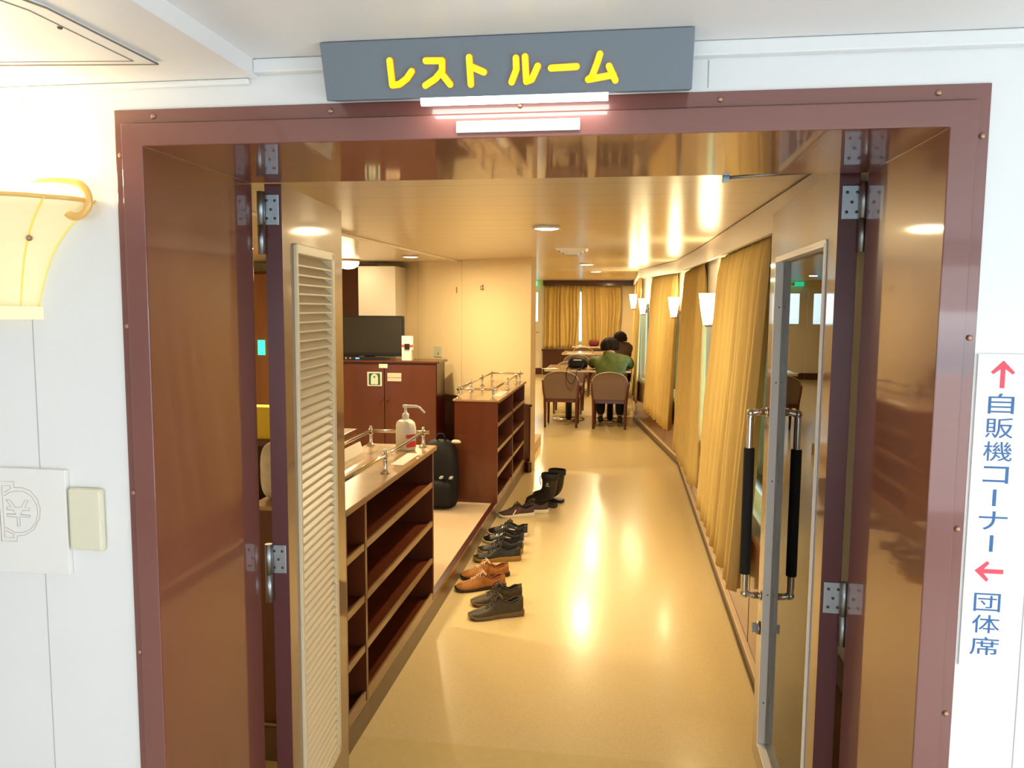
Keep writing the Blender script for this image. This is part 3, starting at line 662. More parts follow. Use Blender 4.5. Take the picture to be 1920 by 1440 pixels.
# wall plates at the left
p = root('yen_plate', (-1.19, -0.006, 1.0), 'square white wall plate with engraved yen coin symbol', 'wall plate')
MB().box(-1.30, -0.012, 1.008, -1.097, -0.0005, 1.223).build('plate', M_plate, p, bevel=0.0015)
YEN = [[(-1.212, 1.184), (-1.211, 1.196), (-1.246, 1.195), (-1.246, 1.072), (-1.211, 1.073), (-1.21, 1.084), (-1.192, 1.087), (-1.172, 1.099), (-1.158, 1.122), (-1.155, 1.142), (-1.161, 1.163), (-1.176, 1.179), (-1.193, 1.184), (-1.212, 1.184)],
[(-1.235, 1.166), (-1.221, 1.174), (-1.206, 1.177), (-1.189, 1.176), (-1.173, 1.167), (-1.163, 1.151), (-1.161, 1.134), (-1.167, 1.113), (-1.18, 1.099), (-1.196, 1.092), (-1.216, 1.091), (-1.235, 1.101)],
[(-1.22, 1.187), (-1.239, 1.187), (-1.238, 1.08), (-1.218, 1.08)], [(-1.22, 1.187), (-1.219, 1.182), (-1.234, 1.173)], [(-1.218, 1.08), (-1.218, 1.087), (-1.235, 1.094)],
[(-1.231, 1.158), (-1.222, 1.158), (-1.211, 1.143), (-1.197, 1.144), (-1.189, 1.159), (-1.181, 1.159), (-1.19, 1.143), (-1.179, 1.143), (-1.179, 1.138), (-1.194, 1.138), (-1.2, 1.129), (-1.178, 1.128), (-1.179, 1.124), (-1.202, 1.124), (-1.202, 1.105), (-1.208, 1.104), (-1.208, 1.123), (-1.231, 1.124), (-1.231, 1.129), (-1.211, 1.129), (-1.216, 1.137), (-1.231, 1.138), (-1.231, 1.143), (-1.22, 1.143), (-1.231, 1.158)]]
mb = MB()
for ln in YEN: mb.tube([(x, -0.0122, z) for x, z in ln], 0.00055, 5)
mb.build('engraving', M_line, p)
p = MB().box(-1.092, -0.016, 1.061, -1.019, -0.0005, 1.188).build('blank_plate', M_ivory, bevel=0.006); tag(p, 'blank ivory wall cover right of the yen plate', 'wall plate')
# direction sign at the right
p = root('direction_sign', (0.627, -0.003, 0.942), 'tall white sign with blue vertical lettering and red arrows', 'sign')
MB().box(0.583, -0.004, 0.942, 0.669, -0.0005, 1.481).build('sign_panel', M_plate, p, bevel=0.001)
YS = -0.0045
text_mesh(p, 'letter', [('自', .603, .643, 1.381, 1.415, YS), ('販', .601, .644, 1.340, 1.374, YS), ('機', .600, .645, 1.301, 1.334, YS), ('コ', .602, .642, 1.263, 1.292, YS),
    ('ナ', .600, .645, 1.183, 1.215, YS), ('団', .601, .643, 1.040, 1.072, YS), ('体', .600, .644, 1.002, 1.034, YS), ('席', .599, .645, .963, .995, YS)], M_blue)
for z_ in (1.224, 1.145): MB().box(0.6195, -0.0046, z_, 0.625, -0.0041, z_+0.0285).build('letter', M_blue, p)
MB().prism([(x, -0.0041, z) for x, z in ((0.6225, 1.470), (0.641, 1.4505), (0.6375, 1.447), (0.626, 1.456), (0.626, 1.424), (0.619, 1.424), (0.619, 1.456), (0.6075, 1.447), (0.604, 1.4505))], (0, -0.0006, 0)).build('arrow', M_red, p)
MB().prism([(x, -0.0041, z) for x, z in ((0.599, 1.111), (0.618, 1.1285), (0.6215, 1.1245), (0.613, 1.1145), (0.644, 1.1145), (0.644, 1.107), (0.613, 1.107), (0.6215, 1.0965), (0.618, 1.0925))], (0, -0.0006, 0)).build('arrow', M_red, p)

# shell sconce on the lobby wall
s2 = root('sconce', (-1.20, 0.0, 1.50), 'glowing fluted shell sconce with curled amber rim', 'wall lamp')
def bowl(u, v, k=1.0):
    a = PI*u                                   # 0 right .. pi left, bulging to -y
    fl = 1 + 0.035*abs(math.sin(a*5))
    hw = (0.068 + 0.055*v + 0.075*v**3.2)*fl*k; dp = (0.050 + 0.045*v + 0.05*v**3)*fl*k
    return Vector((-1.215 + hw*math.cos(a), -0.001 - dp*math.sin(a), 1.548 + 0.200*v))
mb = MB().grid(lambda u, v: bowl(u, v), 61, 14)
mb.build('glass_shell', M_glow, s2, solid=0.004)
mb = MB()
for i in range(6):
    u = i/5; pts = [bowl(u, j/13, 1.02) for j in range(14)]; mb.tube(pts, 0.0022, 6)
mb.build('rib', M_riby, s2)
pts = [bowl(j/40, 1.0, 1.0) for j in range(41)]
MB().tube(pts, 0.0045, 8).build('rim', M_amber, s2)
def scroll(sx):
    c = Vector((-1.215+sx*0.178, -0.03, 1.742)); pts = []
    for j in range(22):
        a = PI/2 - j*0.27; r_ = 0.040*(1-j/30)
        pts.append(c + Vector((sx*r_*math.cos(a), -0.006*j/22, r_*math.sin(a))))
    pts = [Vector((-1.215+sx*0.09, -0.03, 1.785)), Vector((-1.215+sx*0.14, -0.03, 1.786))] + pts
    return smooth_path(pts, 3)
for sx in (1, -1): P_ = scroll(sx); MB().tube(P_, [0.003+0.0045*min(1, i/12)*(1-i/len(P_)*0.5) for i in range(len(P_))], 10, flat=(1.2, 0.8)).build('scroll', M_amber, s2)
MB().lathe([(0.0001, 0), (0.004, -0.001), (0.006, -0.006), (0.003, -0.01), (0.0001, -0.011)], (-1.109, -0.055, 1.675), 12, axis='Y').build('finial', M_brass, s2)
MB().prism([(-1.135-0.155+j*0.155/8, -0.05*math.sin(PI*j/8)-0.001, 1.522) for j in range(9)], (0, 0, 0.025)).build('base', M_glow, s2)
lamp('sconce_glow', 'POINT', (-1.215, -0.08, 1.80), 3.6, SCONCE, 0.05)

# ------------------------------------------------------------------ shoe racks
def rack(name, y0, y1, yd, label, posts_front, posts_back, back0=None):
    """open shoe rack, front at x=-0.905, standing on the platform"""
    xf, xb, zb, zt = -0.905, -1.225, 0.121, 0.872
    r_ = root(name, (-1.065, (y0+y1)/2, zb), label, 'shoe rack', 'shoe racks along the corridor')
    MB().box(xb, y0, zb, xf, y0+0.02, zt).build('side_panel', M_wood, r_, bevel=0.002)
    MB().box(xb, y1-0.02, zb, xf, y1, zt).build('side_panel', M_wood, r_, bevel=0.002)
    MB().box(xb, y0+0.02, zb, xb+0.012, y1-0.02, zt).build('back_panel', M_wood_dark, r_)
    MB().box(xb+0.012, yd-0.01, zb, xf+0.001, yd+0.01, zt).build('divider', M_wood, r_)
    mb = MB().box(xb-0.012, y0-0.012, zt, xf+0.012, y1+0.012, zt+0.014, 0).box(xf+0.010, y0-0.012, zt-0.008, xf+0.014, y1+0.012, zt+0.012, 1)
    mb.build('top', [M_top, M_shelf], r_, bevel=0.002)
    for (a, b) in ((y0+0.02, yd-0.01), (yd+0.01, y1-0.02)):
        for i, z in enumerate((0.121, 0.312, 0.497, 0.688)):
            s_ = MB().box(xb+0.012, a, z, xf-0.012, b, z+0.014).build('shelf', M_wood, r_)
            MB().box(xf-0.012, a, z-0.004, xf-0.001, b, z+0.022 if i else z+0.038).build('shelf_lip', M_shelf, s_, bevel=0.002)
    zr = zt+0.014; zR = zr+0.072; xF, xB = -0.945, -1.205
    ends = [y0+0.045, y1-0.045]
    rl = MB()
    rl.tube([(xF, ends[0]-0.03, zR), (xF, ends[1]+0.02, zR)], 0.0085, 12)
    rl.tube([(xB, back0 or ends[0]-0.03, zR), (xB, ends[1]+0.02, zR)], 0.0085, 12)
    rl.tube([(xB-0.01, ends[1], zR), (xF+0.03, ends[1], zR)], 0.0085, 12)
    if not back0: rl.tube([(xB-0.01, ends[0], zR), (xF+0.03, ends[0], zR)], 0.0085, 12)
    rl.build('guard_rail', M_chrome, r_)
    for x_, ys in ((xF, posts_front), (xB, posts_back)):
        for y in ys:
            o = MB().lathe([(0.022, 0), (0.022, 0.004), (0.012, 0.010), (0.009, 0.018), (0.009, 0.052), (0.011, 0.06)], (x_, y, zr), 14).build('rail_post', M_chrome, r_)
            MB().ball((x_, y, zR), 0.014, 12).lathe([(0.006, 0.010), (0.008, 0.019), (0.004, 0.025), (0.0001, 0.026)], (x_, y, zR), 10).build('post_finial', M_chrome, o)
    return r_
rack('shoe_rack', 1.025, 2.245, 1.235, 'mahogany shoe rack nearest the door with sanitizer bottle on top', (1.07, 1.60, 2.20), (1.45, 2.20), 1.36)
rack('shoe_rack', 4.17, 5.72, 4.945, 'far mahogany shoe rack standing against the partition corner', (4.215, 4.93, 5.45, 5.675), (4.215, 4.70, 5.19, 5.675))
TOPZ = 0.886
n_ = MB().box(-0.975, 1.76, TOPZ, -0.918, 2.03, TOPZ+0.0012)
tag(n_.build('notice', M_paper), 'slim white notice strip on the near shoe rack edge', 'notice')
n_ = MB().box(-0.985, 4.42, TOPZ, -0.92, 4.78, TOPZ+0.0012)
tag(n_.build('notice', M_paper), 'white notice strip on top of the far shoe rack', 'notice')
o = MB().prism([(-1.195, 1.50, TOPZ), (-1.183, 1.50, TOPZ), (-1.199, 1.50, TOPZ+0.048), (-1.202, 1.50, TOPZ+0.048)], (0, 0.53, 0)).build('notice_card', M_paper)
tag(o, 'long low white card standing along the back rail of the near rack', 'card')
# sanitizer bottle
sx, sy, sz = -1.008, 2.12, TOPZ
b = root('sanitizer_bottle', (sx, sy, sz), 'cream hand sanitizer bottle with long nozzle pump on the near rack', 'bottle')
def rrect(w, d, z, r_=0.018, n=6):
    pts = []
    for cx, cy, a0 in ((w-r_, d-r_, 0), (-w+r_, d-r_, 90), (-w+r_, -d+r_, 180), (w-r_, -d+r_, 270)):
        for j in range(n): a = math.radians(a0+90*j/(n-1)); pts.append(Vector((cx+r_*math.cos(a), cy+r_*math.sin(a), z)))
    return pts
Rz = Matrix.Rotation(math.radians(-35), 4, 'Z'); Tb = Matrix.Translation((sx, sy, sz)) @ Rz
prof = [(0.0, 0.040, 0.028), (0.004, 0.046, 0.032), (0.06, 0.047, 0.033), (0.115, 0.046, 0.032), (0.130, 0.042, 0.030), (0.140, 0.030, 0.024), (0.145, 0.016, 0.016)]
MB().loft([[Tb @ p for p in rrect(w, d, z, min(w, d)*0.62)] for z, w, d in prof]).build('bottle_body', M_bottle, b)
# label wraps the side facing the corridor
MB().loft([[Tb @ p for p in rrect(0.0478, 0.0338, z, 0.0205)][18:24]+[Tb @ p for p in rrect(0.0478, 0.0338, z, 0.0205)][0:6] for z in (0.015, 0.11)], wrap=False, cap=False).build('label_panel', M_paper, b)
mb = MB()
for z0_, z1_ in ((0.018, 0.045), (0.060, 0.078)):
    mb.loft([[Tb @ p for p in rrect(0.0482, 0.0342, z, 0.0208)][20:24]+[Tb @ p for p in rrect(0.0482, 0.0342, z, 0.0208)][0:5] for z in (z0_, z1_)], wrap=False, cap=False)
mb.build('red_print', M_redlabel, b)
pm = MB().lathe([(0.016, 0.145), (0.016, 0.168), (0.013, 0.172), (0.007, 0.176), (0.006, 0.196), (0.010, 0.198), (0.011, 0.210), (0.006, 0.214), (0.0001, 0.215)], (sx, sy, sz), 20).build('pump', M_white, b)
MB().tube([(sx-0.012, sy, sz+0.206), (sx+0.05, sy+0.002, sz+0.206), (sx+0.066, sy+0.003, sz+0.201), (sx+0.092, sy+0.004, sz+0.176)], [0.008, 0.0065, 0.0055, 0.0048], 12).build('nozzle', M_white, pm)

# ------------------------------------------------------------------ television corner
t = root('television_cabinet', (-2.3, 6.25, 0.121), 'low mahogany two-door cabinet under the television', 'cabinet')
y_ = 6.1
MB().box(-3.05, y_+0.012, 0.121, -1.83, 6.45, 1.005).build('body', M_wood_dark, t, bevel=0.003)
MB().box(-3.07, y_-0.015, 1.005, -1.80, 6.46, 1.026).build('top', M_wood, t, bevel=0.006)
for a, bb, kx in ((-3.04, -2.366, -2.395), (-2.360, -1.835, -2.330)):
    dr = MB().box(a, y_-0.006, 0.17, bb, y_+0.012, 0.985).build('door', M_wood, t, bevel=0.003)
    MB().lathe([(0.006, 0), (0.006, -0.010), (0.014, -0.016), (0.014, -0.024), (0.006, -0.030), (0.0001, -0.031)], (kx, y_-0.006, 0.632), 16, axis='Y').build('knob', M_wood, dr)
p = root('lifejacket_sign', (-2.46, 6.08, 0.77), 'green square sign with white life jacket symbol on the cabinet door', 'sign')
MB().box(-2.537, 6.086, 0.769, -2.386, 6.0935, 0.911).build('sign_plate', M_pale, p, bevel=0.002)
MB().box(-2.520, 6.0845, 0.782, -2.403, 6.0862, 0.898).build('green_field', M_green, p)
poly = [(-2.498, 0.79), (-2.470, 0.785), (-2.4615, 0.796), (-2.453, 0.785), (-2.425, 0.79), (-2.425, 0.86), (-2.436, 0.885), (-2.4615, 0.895), (-2.487, 0.885), (-2.498, 0.86)]
sy_ = MB().prism([(x, 6.0842, z) for x, z in poly], (0, -0.001, 0)).build('jacket_symbol', M_pale, p)
MB().lathe([(0.0001, 0), (0.009, 0), (0.009, -0.0008)], (-2.4615, 6.083, 0.862), 12, axis='Y', sy=1.4).build('neck_hole', M_green, sy_)
p = root('cabinet_label', (-2.26, 6.085, 0.82), 'pinkish two-line label beside the life jacket sign', 'label')
MB().box(-2.329, 6.088, 0.860, -2.187, 6.0935, 0.904).build('upper_strip', M_pink, p)
MB().box(-2.329, 6.088, 0.822, -2.187, 6.0935, 0.855).build('lower_strip', M_pink, p)
tag(MB().box(-2.416, 6.088, 0.952, -2.328, 6.0935, 0.992).build('name_tag', M_paper), 'small blank white tag near the cabinet top', 'label')
t = root('television', (-2.5, 6.25, 1.026), 'black flat television standing on the mahogany cabinet', 'television')
MB().box(-2.98, 6.235, 1.06, -2.20, 6.275, 1.468).build('bezel', M_black, t, bevel=0.006)
MB().box(-2.962, 6.2325, 1.095, -2.222, 6.2355, 1.452).build('screen', M_tv, t)
MB().box(-2.75, 6.16, 1.026, -2.38, 6.34, 1.042).box(-2.62, 6.24, 1.04, -2.51, 6.275, 1.07).build('stand', M_black, t, bevel=0.004)
p = root('disc_player', (-2.65, 6.17, 1.026), 'slim black player with small white and blue lights below the television', 'player')
MB().box(-2.85, 6.11, 1.0262, -2.36, 6.155, 1.056).build('player_body', M_black, p, bevel=0.002)
M_bluelight = mat('blue_indicator', (0.05, 0.2, 0.9), 0.4, emit=(0.1, 0.35, 1.0), es=2.5)
mb = MB()
MB().box(-2.665, 6.108, 1.038, -2.625, 6.1105, 1.050).build('blue_light', M_bluelight, p)
for x_ in (-2.765, -2.720): MB().lathe([(0.0001, -0.001), (0.008, -0.001), (0.008, 0)], (x_, 6.1095, 1.043), 10, axis='Y').build('button', M_white, p)
t = root('card_box', (-2.13, 6.15, 1.026), 'white upright box with red band and dark card beside the television', 'box')
MB().box(-2.190, 6.12, 1.0265, -2.090, 6.20, 1.135).build('box_body', M_white, t, bevel=0.003)
MB().box(-2.192, 6.125, 1.135, -2.075, 6.14, 1.272).build('display_card', M_paper, t, bevel=0.002)
MB().box(-2.1922, 6.1235, 1.160, -2.0748, 6.1252, 1.185).build('red_band', M_redlabel, t)
MB().box(-2.158, 6.108, 1.14, -2.108, 6.1225, 1.195).build('dark_card', M_black, t)
def on_partition(s_, z, out):
    q = Vector(PA).lerp(Vector(PB), s_); d = (Vector(PB)-Vector(PA)).normalized(); n = Vector((d.y, -d.x))
    n = n if n.y < 0 else -n
    q = q + n*out; return Vector((q.x, q.y, z))
PANG = math.atan2(PB[1]-PA[1], PB[0]-PA[0])
def part_item(name, s_, z, label, cat):
    q = on_partition(s_, z, 0.0); return root(name, q, label, cat, rz=PANG+PI)
p = part_item('wall_outlet', 0.625, 1.03, 'greenish wall outlet plate on the partition by the cabinet end', 'outlet')
MB().box(-0.062, -0.010, 0, 0.062, -0.0008, 0.115).build('plate', M_outlet, p, raw=True, bevel=0.003)
mb = MB().box(0.01, -0.0125, 0.03, 0.022, -0.0098, 0.045).build('socket', M_black, p, raw=True)
p = part_item('coat_hook', 0.305, 1.755, 'small brass hook high on the partition, nearer the corridor', 'hook')
mb = MB().box(-0.011, -0.004, -0.02, 0.011, -0.0006, 0.03).tube([(0, -0.004, 0.02), (0, -0.03, 0.012), (0, -0.034, -0.012), (0.0, -0.022, -0.024), (0, -0.012, -0.016)], 0.0042, 8).tube([(-0.02, -0.006, -0.018), (0.02, -0.006, -0.018)], 0.004, 8)
mb.build('hook', M_brass, p, raw=True)
p = part_item('wall_clip', 0.485, 1.735, 'thin upright brass clip high on the partition, nearer the television', 'clip')
MB().box(-0.004, -0.008, -0.03, 0.004, -0.0006, 0.03).build('clip', M_brass, p, raw=True, bevel=0.001)
# things glimpsed past the hinge side of the louvred leaf
t = root('side_shelf', (-1.85, 2.45, 0.12), 'brown wooden side shelf glimpsed through the hinge gap', 'shelf')
MB().box(-2.25, 2.25, 0.855, -1.45, 2.70, 0.885).build('shelf', M_wood, t, bevel=0.003)
MB().box(-2.25, 2.25, 0.40, -1.45, 2.70, 0.43).build('shelf', M_wood, t, bevel=0.003)
for x_ in (-2.25, -1.48): MB().box(x_, 2.25, 0.121, x_+0.03, 2.70, 0.855).build('side_panel', M_wood, t, bevel=0.002)
MB().box(-2.22, 2.68, 0.13, -1.48, 2.70, 0.855).build('back_panel', M_wood_dark, t)
tag(MB().box(-1.90, 2.27, 0.8855, -1.60, 2.36, 1.05).build('card_file', M_yellowbox, bevel=0.004), 'bright yellow file box on the side shelf', 'box')
def cushion(c, sz):
    def fn(u, v):
        a = 2*PI*u; ph = PI*(v-0.5); f = lambda t, e: math.copysign(abs(t)**e, t)
        return Vector((c[0]+sz[0]*f(math.cos(ph), .5)*f(math.cos(a), .5), c[1]+sz[1]*f(math.cos(ph), .5)*f(math.sin(a), .5), c[2]+sz[2]*f(math.sin(ph), .6)+0.006*math.sin(9*u)*math.sin(7*v)))
    return MB().grid(fn, 40, 20, wrapu=True)
tag(cushion((-1.155, 1.16, 0.987), (0.082, 0.09, 0.101)).build('cloth_bag', M_linen), 'white cloth bag standing on the hidden end of the near shoe rack', 'bag')
tag(cushion((-1.46, 1.30, 0.262), (0.17, 0.20, 0.14)).build('cloth_bundle', M_linen), 'pale cloth bundle lying low behind the near shoe rack', 'bundle')
t = root('locker', (-3.9, 6.72, 0.12), 'orange-brown wooden locker far behind the hinge gap', 'locker')
MB().box(-4.18, 6.62, 0.121, -3.66, 7.0, 1.93).build('body', M_wood, t)
MB().box(-4.15, 6.6, 0.15, -3.69, 6.619, 1.90).build('door', M_wains, t, bevel=0.004)
tag(MB().box(-3.935, 6.590, 1.03, -3.855, 6.5985, 1.19).build('small_sign', M_greenlit), 'small green sign on the orange-brown locker', 'sign')

# backpack and carried bag beside the far rack
def soft(rings, n=20, e=0.55):
    """superellipse rings: (cx,cy,z,rx,ry)"""
    out = []
    for cx, cy, z, rx, ry in rings:
        f = lambda t: math.copysign(abs(t)**e, t)
        out.append([Vector((cx+rx*f(math.cos(2*PI*j/n)), cy+ry*f(math.sin(2*PI*j/n)), z)) for j in range(n)])
    return out
t = root('backpack', (-1.30, 4.02, 0.121), 'black backpack standing between the two shoe racks', 'bag')
MB().loft(soft([(-1.30, 4.03, 0.122, .10, .08), (-1.30, 4.03, 0.135, .13, .10), (-1.30, 4.03, 0.25, .14, .105), (-1.30, 4.04, 0.42, .135, .10), (-1.305, 4.05, 0.54, .12, .09), (-1.31, 4.06, 0.59, .09, .07), (-1.31, 4.06, 0.605, .04, .03)])).build('pack_body', M_bag, t, sub=1)
MB().loft(soft([(-1.29, 3.915, 0.14, .09, .02), (-1.29, 3.905, 0.17, .105, .035), (-1.29, 3.905, 0.30, .105, .035), (-1.29, 3.915, 0.335, .09, .02)])).build('front_pocket', M_bag, t, sub=1)
MB().tube(smooth_path([(-1.33, 4.06, 0.60), (-1.32, 4.05, 0.64), (-1.28, 4.05, 0.64), (-1.27, 4.06, 0.60)], 5), 0.008, 8).build('grab_loop', M_bag, t)
for x_ in (-1.27, -1.20): MB().box(x_, 3.872, 0.355, x_+0.02, 3.925, 0.366).build('buckle', M_grey_text, t)
MB().loft(soft([(-1.19, 4.07, 0.575, .035, .022), (-1.19, 4.07, 0.592, .038, .025), (-1.195, 4.07, 0.604, .02, .012)])).build('white_cap', M_linen, t, sub=1)  # white cap peeking out beside the pack top

# ------------------------------------------------------------------ shoes
def lerp_tab(tab, t):
    for (a, va), (b, vb) in zip(tab, tab[1:]):
        if t <= b: s = (t-a)/(b-a) if b > a else 0; s = s*s*(3-2*s); return va+(vb-va)*s
    return tab[-1][1]
WT = [(0, .026), (.06, .031), (.2, .033), (.42, .031), (.72, .044), (.86, .043), (.94, .035), (.98, .025), (1.0, .014)]
def shoe(toe, heel, label, grp, mu, ms, ml=None, mlin=None, col=0.066, tong=0.088, sole=0.026, stripes_=None, heelpatch=None, z0=0.0, wide=1.0, rand=None):
    toe = Vector(toe); heel = Vector(heel); d = toe-heel; Ln = d.length; rz = math.atan2(d.y, d.x)
    r_ = root('shoe', (heel.x, heel.y, z0), label, 'shoe', grp, rz=rz)
    HT = [(0, col+.012), (.10, col+.004), (.25, col-.010), (.36, col+.004), (.43, tong), (.50, tong-.006), (.64, .058), (.80, .046), (.92, .038), (.97, .031), (1.0, .022)]
    OT = [(0, 0.0), (.05, .75), (.12, 1), (.36, 1), (.43, .55), (.50, 0.0), (1.0, 0)]
    ST = [(0, sole*1.08), (.3, sole*.95), (.7, sole*.72), (.9, sole*.72), (1, sole*.72+.009)]
    BT = [(0, 0.003), (.1, 0.0005), (.78, 0.0005), (1, 0.013)]
    W = lambda t: lerp_tab(WT, t)*wide
    ts = [0, .025, .06, .12, .2, .28, .36, .43, .50, .57, .64, .72, .80, .87, .93, .97, 1.0]
    rings = []; op = []
    for t_ in ts:
        w = W(t_); H = lerp_tab(HT, t_); o = lerp_tab(OT, t_); zb = lerp_tab(ST, t_)-0.004
        H = max(H, zb+0.006); h = H-zb; x = t_*Ln*0.985+0.006
        wi = w*(0.62*o + 0.42*(1-o)); dep = o*max(0, h-0.006)*0.9
        cr = (1-o)*0.006
        half = [(w, 0), (w*1.04, .32*h), (w*.93, .68*h), (wi*1.12, h*.95), (wi*.82, h+.001), (wi*.72, h-dep*.55+cr*.4), (wi*.5, h-dep+cr*.8)]
        pts = [(-a, b) for a, b in half] + [(0, h-dep+cr)] + [(a, b) for a, b in reversed(half)]
        rings.append([Vector((x, a, zb+b)) for a, b in pts]); op.append(o)
    mb = MB(); n = len(rings[0]); v = [p for r in rings for p in r]
    mb.v = v
    for i in range(len(rings)-1):
        for j in range(n-1):
            mb.f.append((i*n+j, i*n+j+1, (i+1)*n+j+1, (i+1)*n+j)); inner = 4 <= j < n-5 and (op[i]+op[i+1])/2 > 0.35
            mb.mi.append(1 if inner else 0); mb.sm.append(True)
    mb.f.append(tuple(range(n))); mb.mi.append(0); mb.sm.append(True)
    mb.f.append(tuple((len(rings)-1)*n+j for j in range(n))); mb.mi.append(0); mb.sm.append(True)
    mb.build('upper', [mu, mlin or M_bag], r_, raw=True, sub=1)
    pts = []
    for k in range(25):
        q = k/24*2-1; t_ = .415*(abs(q)**0.8)+.012; sg = 1 if q > 0 else -1
        w = W(t_); o = lerp_tab(OT, t_); wi = w*(0.62*o+0.42*(1-o)); H = max(lerp_tab(HT, t_), .03)
        pts.append(Vector((t_*Ln*.985+.006, sg*wi*min(1, abs(q)*6)*1.0, H-.001)))
    MB().tube(pts, [.0025]+[.0045]*23+[.0025], 8).build('collar', mlin or mu, r_, raw=True)
    # sole
    rs = []
    tt = [0, .015, .05, .12, .22, .34, .46, .58, .70, .80, .88, .94, .98, 1.0]
    up, dn = [], []
    for t_ in tt:
        e_ = 0.004; w = W(t_)+e_; x = t_*(Ln+0.004); 
        if t_ == 0: w *= .62
        if t_ == .015: w *= .86
        if t_ == 1.0: w *= .8
        rs.append([Vector((x, -w*.94, lerp_tab(BT, t_))), Vector((x, -w, lerp_tab(BT, t_)+.008)), Vector((x, -w, lerp_tab(ST, t_))), Vector((x, -w*.8, lerp_tab(ST, t_)+.001)), Vector((x, w*.8, lerp_tab(ST, t_)+.001)), Vector((x, w, lerp_tab(ST, t_))), Vector((x, w, lerp_tab(BT, t_)+.008)), Vector((x, w*.94, lerp_tab(BT, t_)))])
    MB().loft(rs).build('sole', ms, r_, raw=True, bevel=0.0015)
    if rand:
        pts = []
        for k in range(19):
            t_ = .62 + .38*math.sin(PI/2*min(1, k/9)) if k <= 9 else .62+.38*math.sin(PI/2*(18-k)/9)
            sg = 1 if k <= 9 else -1
            pts.append(Vector((t_*Ln+(0.003 if 0.97 < t_ else 0), sg*(W(t_)+.002)*(1 if t_ < .999 else 0.2), lerp_tab(ST, t_)+0.004)))
        MB().tube(pts, 0.006, 8, flat=(0.5, 1.3)).build('toe_guard', rand, r_, raw=True)
    if ml:
        mb = MB()
        for i in range(5):
            t_ = .455 + i*.047; w = W(t_)*.50; H = lerp_tab(HT, t_)+.0055
            x = t_*Ln*.985+.006; H2 = lerp_tab(HT, t_+.03)+.005
            mb.tube([(x, -w, H-.008), (x+.004, -w*.4, H+.002), (x+.012, w*.4, H2+.002), (x+.014, w, H2-.008)], .0026, 6)
            mb.tube([(x, w, H-.008), (x+.004, w*.4, H+.002), (x+.012, -w*.4, H2+.002), (x+.014, -w, H2-.008)], .0026, 6)
        t_ = .445; x = t_*Ln; H = lerp_tab(HT, t_)+.009
        for sg in (1, -1):
            mb.tube(smooth_path([(x, 0, H), (x+.008, sg*.022, H+.010), (x+.002, sg*.042, H-.004), (x-.006, sg*.030, H-.002), (x, 0, H)], 4), .0026, 6)
            mb.tube(smooth_path([(x, 0, H), (x+.018, sg*.018, H+.002), (x+.030, sg*.034, H-.020)], 4), .0024, 6)
        mb.build('laces', ml, r_, raw=True)
    MB().loft([[Vector((x, a*w, z)) for a in (-1, -.3, .3, 1)] for x, w, z in ((.40*Ln, .018, tong-.03), (.405*Ln, .021, tong+.004), (.425*Ln, .020, tong+.008), (.455*Ln, .017, tong-.002))], wrap=False, cap=False).build('tongue', mlin or mu, r_, raw=True, solid=0.005)
    if stripes_:
        for t0, t1, zf0, zf1, wd, m_ in stripes_:
            for sg in (1, -1):
                pts = []
                for k in range(7):
                    q = k/6; t_ = t0+(t1-t0)*q; zf = zf0+(zf1-zf0)*q
                    w = W(t_); zb = lerp_tab(ST, t_)-.004; h = max(lerp_tab(HT, t_)-zb, .012)
                    ww_ = w*(1.03+(0.93-1.03)*max(0, (zf-.3)/.4)) if zf < .7 else w*.9
                    pts.append(Vector((t_*Ln*.985+.006, sg*(ww_+.0005), zb+zf*h)))
                MB().tube(pts, [wd*.5]+[wd]*5+[wd*.5], 8, flat=(0.35, 1.0) if False else (1.0, 0.35)).build('side_stripe', m_, r_, raw=True)
    if heelpatch:
        MB().tube([(0.004, -.024, sole+.018), (0.0015, -.012, sole+.02), (0.001, 0, sole+.02), (0.0015, .012, sole+.02), (0.004, .024, sole+.018)], .012, 8, flat=(0.5, 1.2) if False else (1.2, 0.4)).build('heel_patch', heelpatch, r_, raw=True)
    return r_
K_dark = mat('dark_brown_nubuck', (0.040, 0.026, 0.016), 0.6, var=0.2, scale=60, bump=0.1)
K_olive = mat('olive_brown_leather', (0.075, 0.055, 0.025), 0.5, var=0.15, scale=50, bump=0.1)
K_sole = mat('taupe_rubber_sole', (0.19, 0.125, 0.065), 0.6, var=0.1, scale=80)
K_tan = mat('tan_suede', (0.40, 0.155, 0.028), 0.7, var=0.15, scale=60, bump=0.1)
K_tanlin = mat('rust_lining', (0.26, 0.07, 0.03), 0.8)
K_blacksole = mat('black_rubber_sole', (0.020, 0.012, 0.014), 0.5)
K_blk = mat('charcoal_leather', (0.020, 0.018, 0.018), 0.4, var=0.2, scale=60, bump=0.1)
K_gum = mat('gum_sole', (0.34, 0.20, 0.045), 0.55, var=0.1, scale=60)
K_white = mat('white_rubber', (0.78, 0.72, 0.60), 0.5)
K_gloss = mat('glossy_black_sneaker', (0.010, 0.010, 0.012), 0.3, coat=0.3)
K_brn = mat('dark_brown_mesh', (0.060, 0.032, 0.026), 0.75, var=0.2, scale=120, bump=0.15)
K_maroon = mat('maroon_stripe', (0.16, 0.045, 0.035), 0.6)
K_cream = mat('cream_lace', (0.72, 0.50, 0.30), 0.7)
K_greylace = mat('grey_brown_lace', (0.085, 0.06, 0.045), 0.8)
K_wool = mat('cream_lining', (0.62, 0.44, 0.20), 0.9)
shoe((-.742, 2.315), (-.482, 2.43), 'dark brown walking shoe at the very front of the row', 'dark brown walking shoes', K_olive, K_sole, K_greylace, K_dark, col=.082, tong=.098)
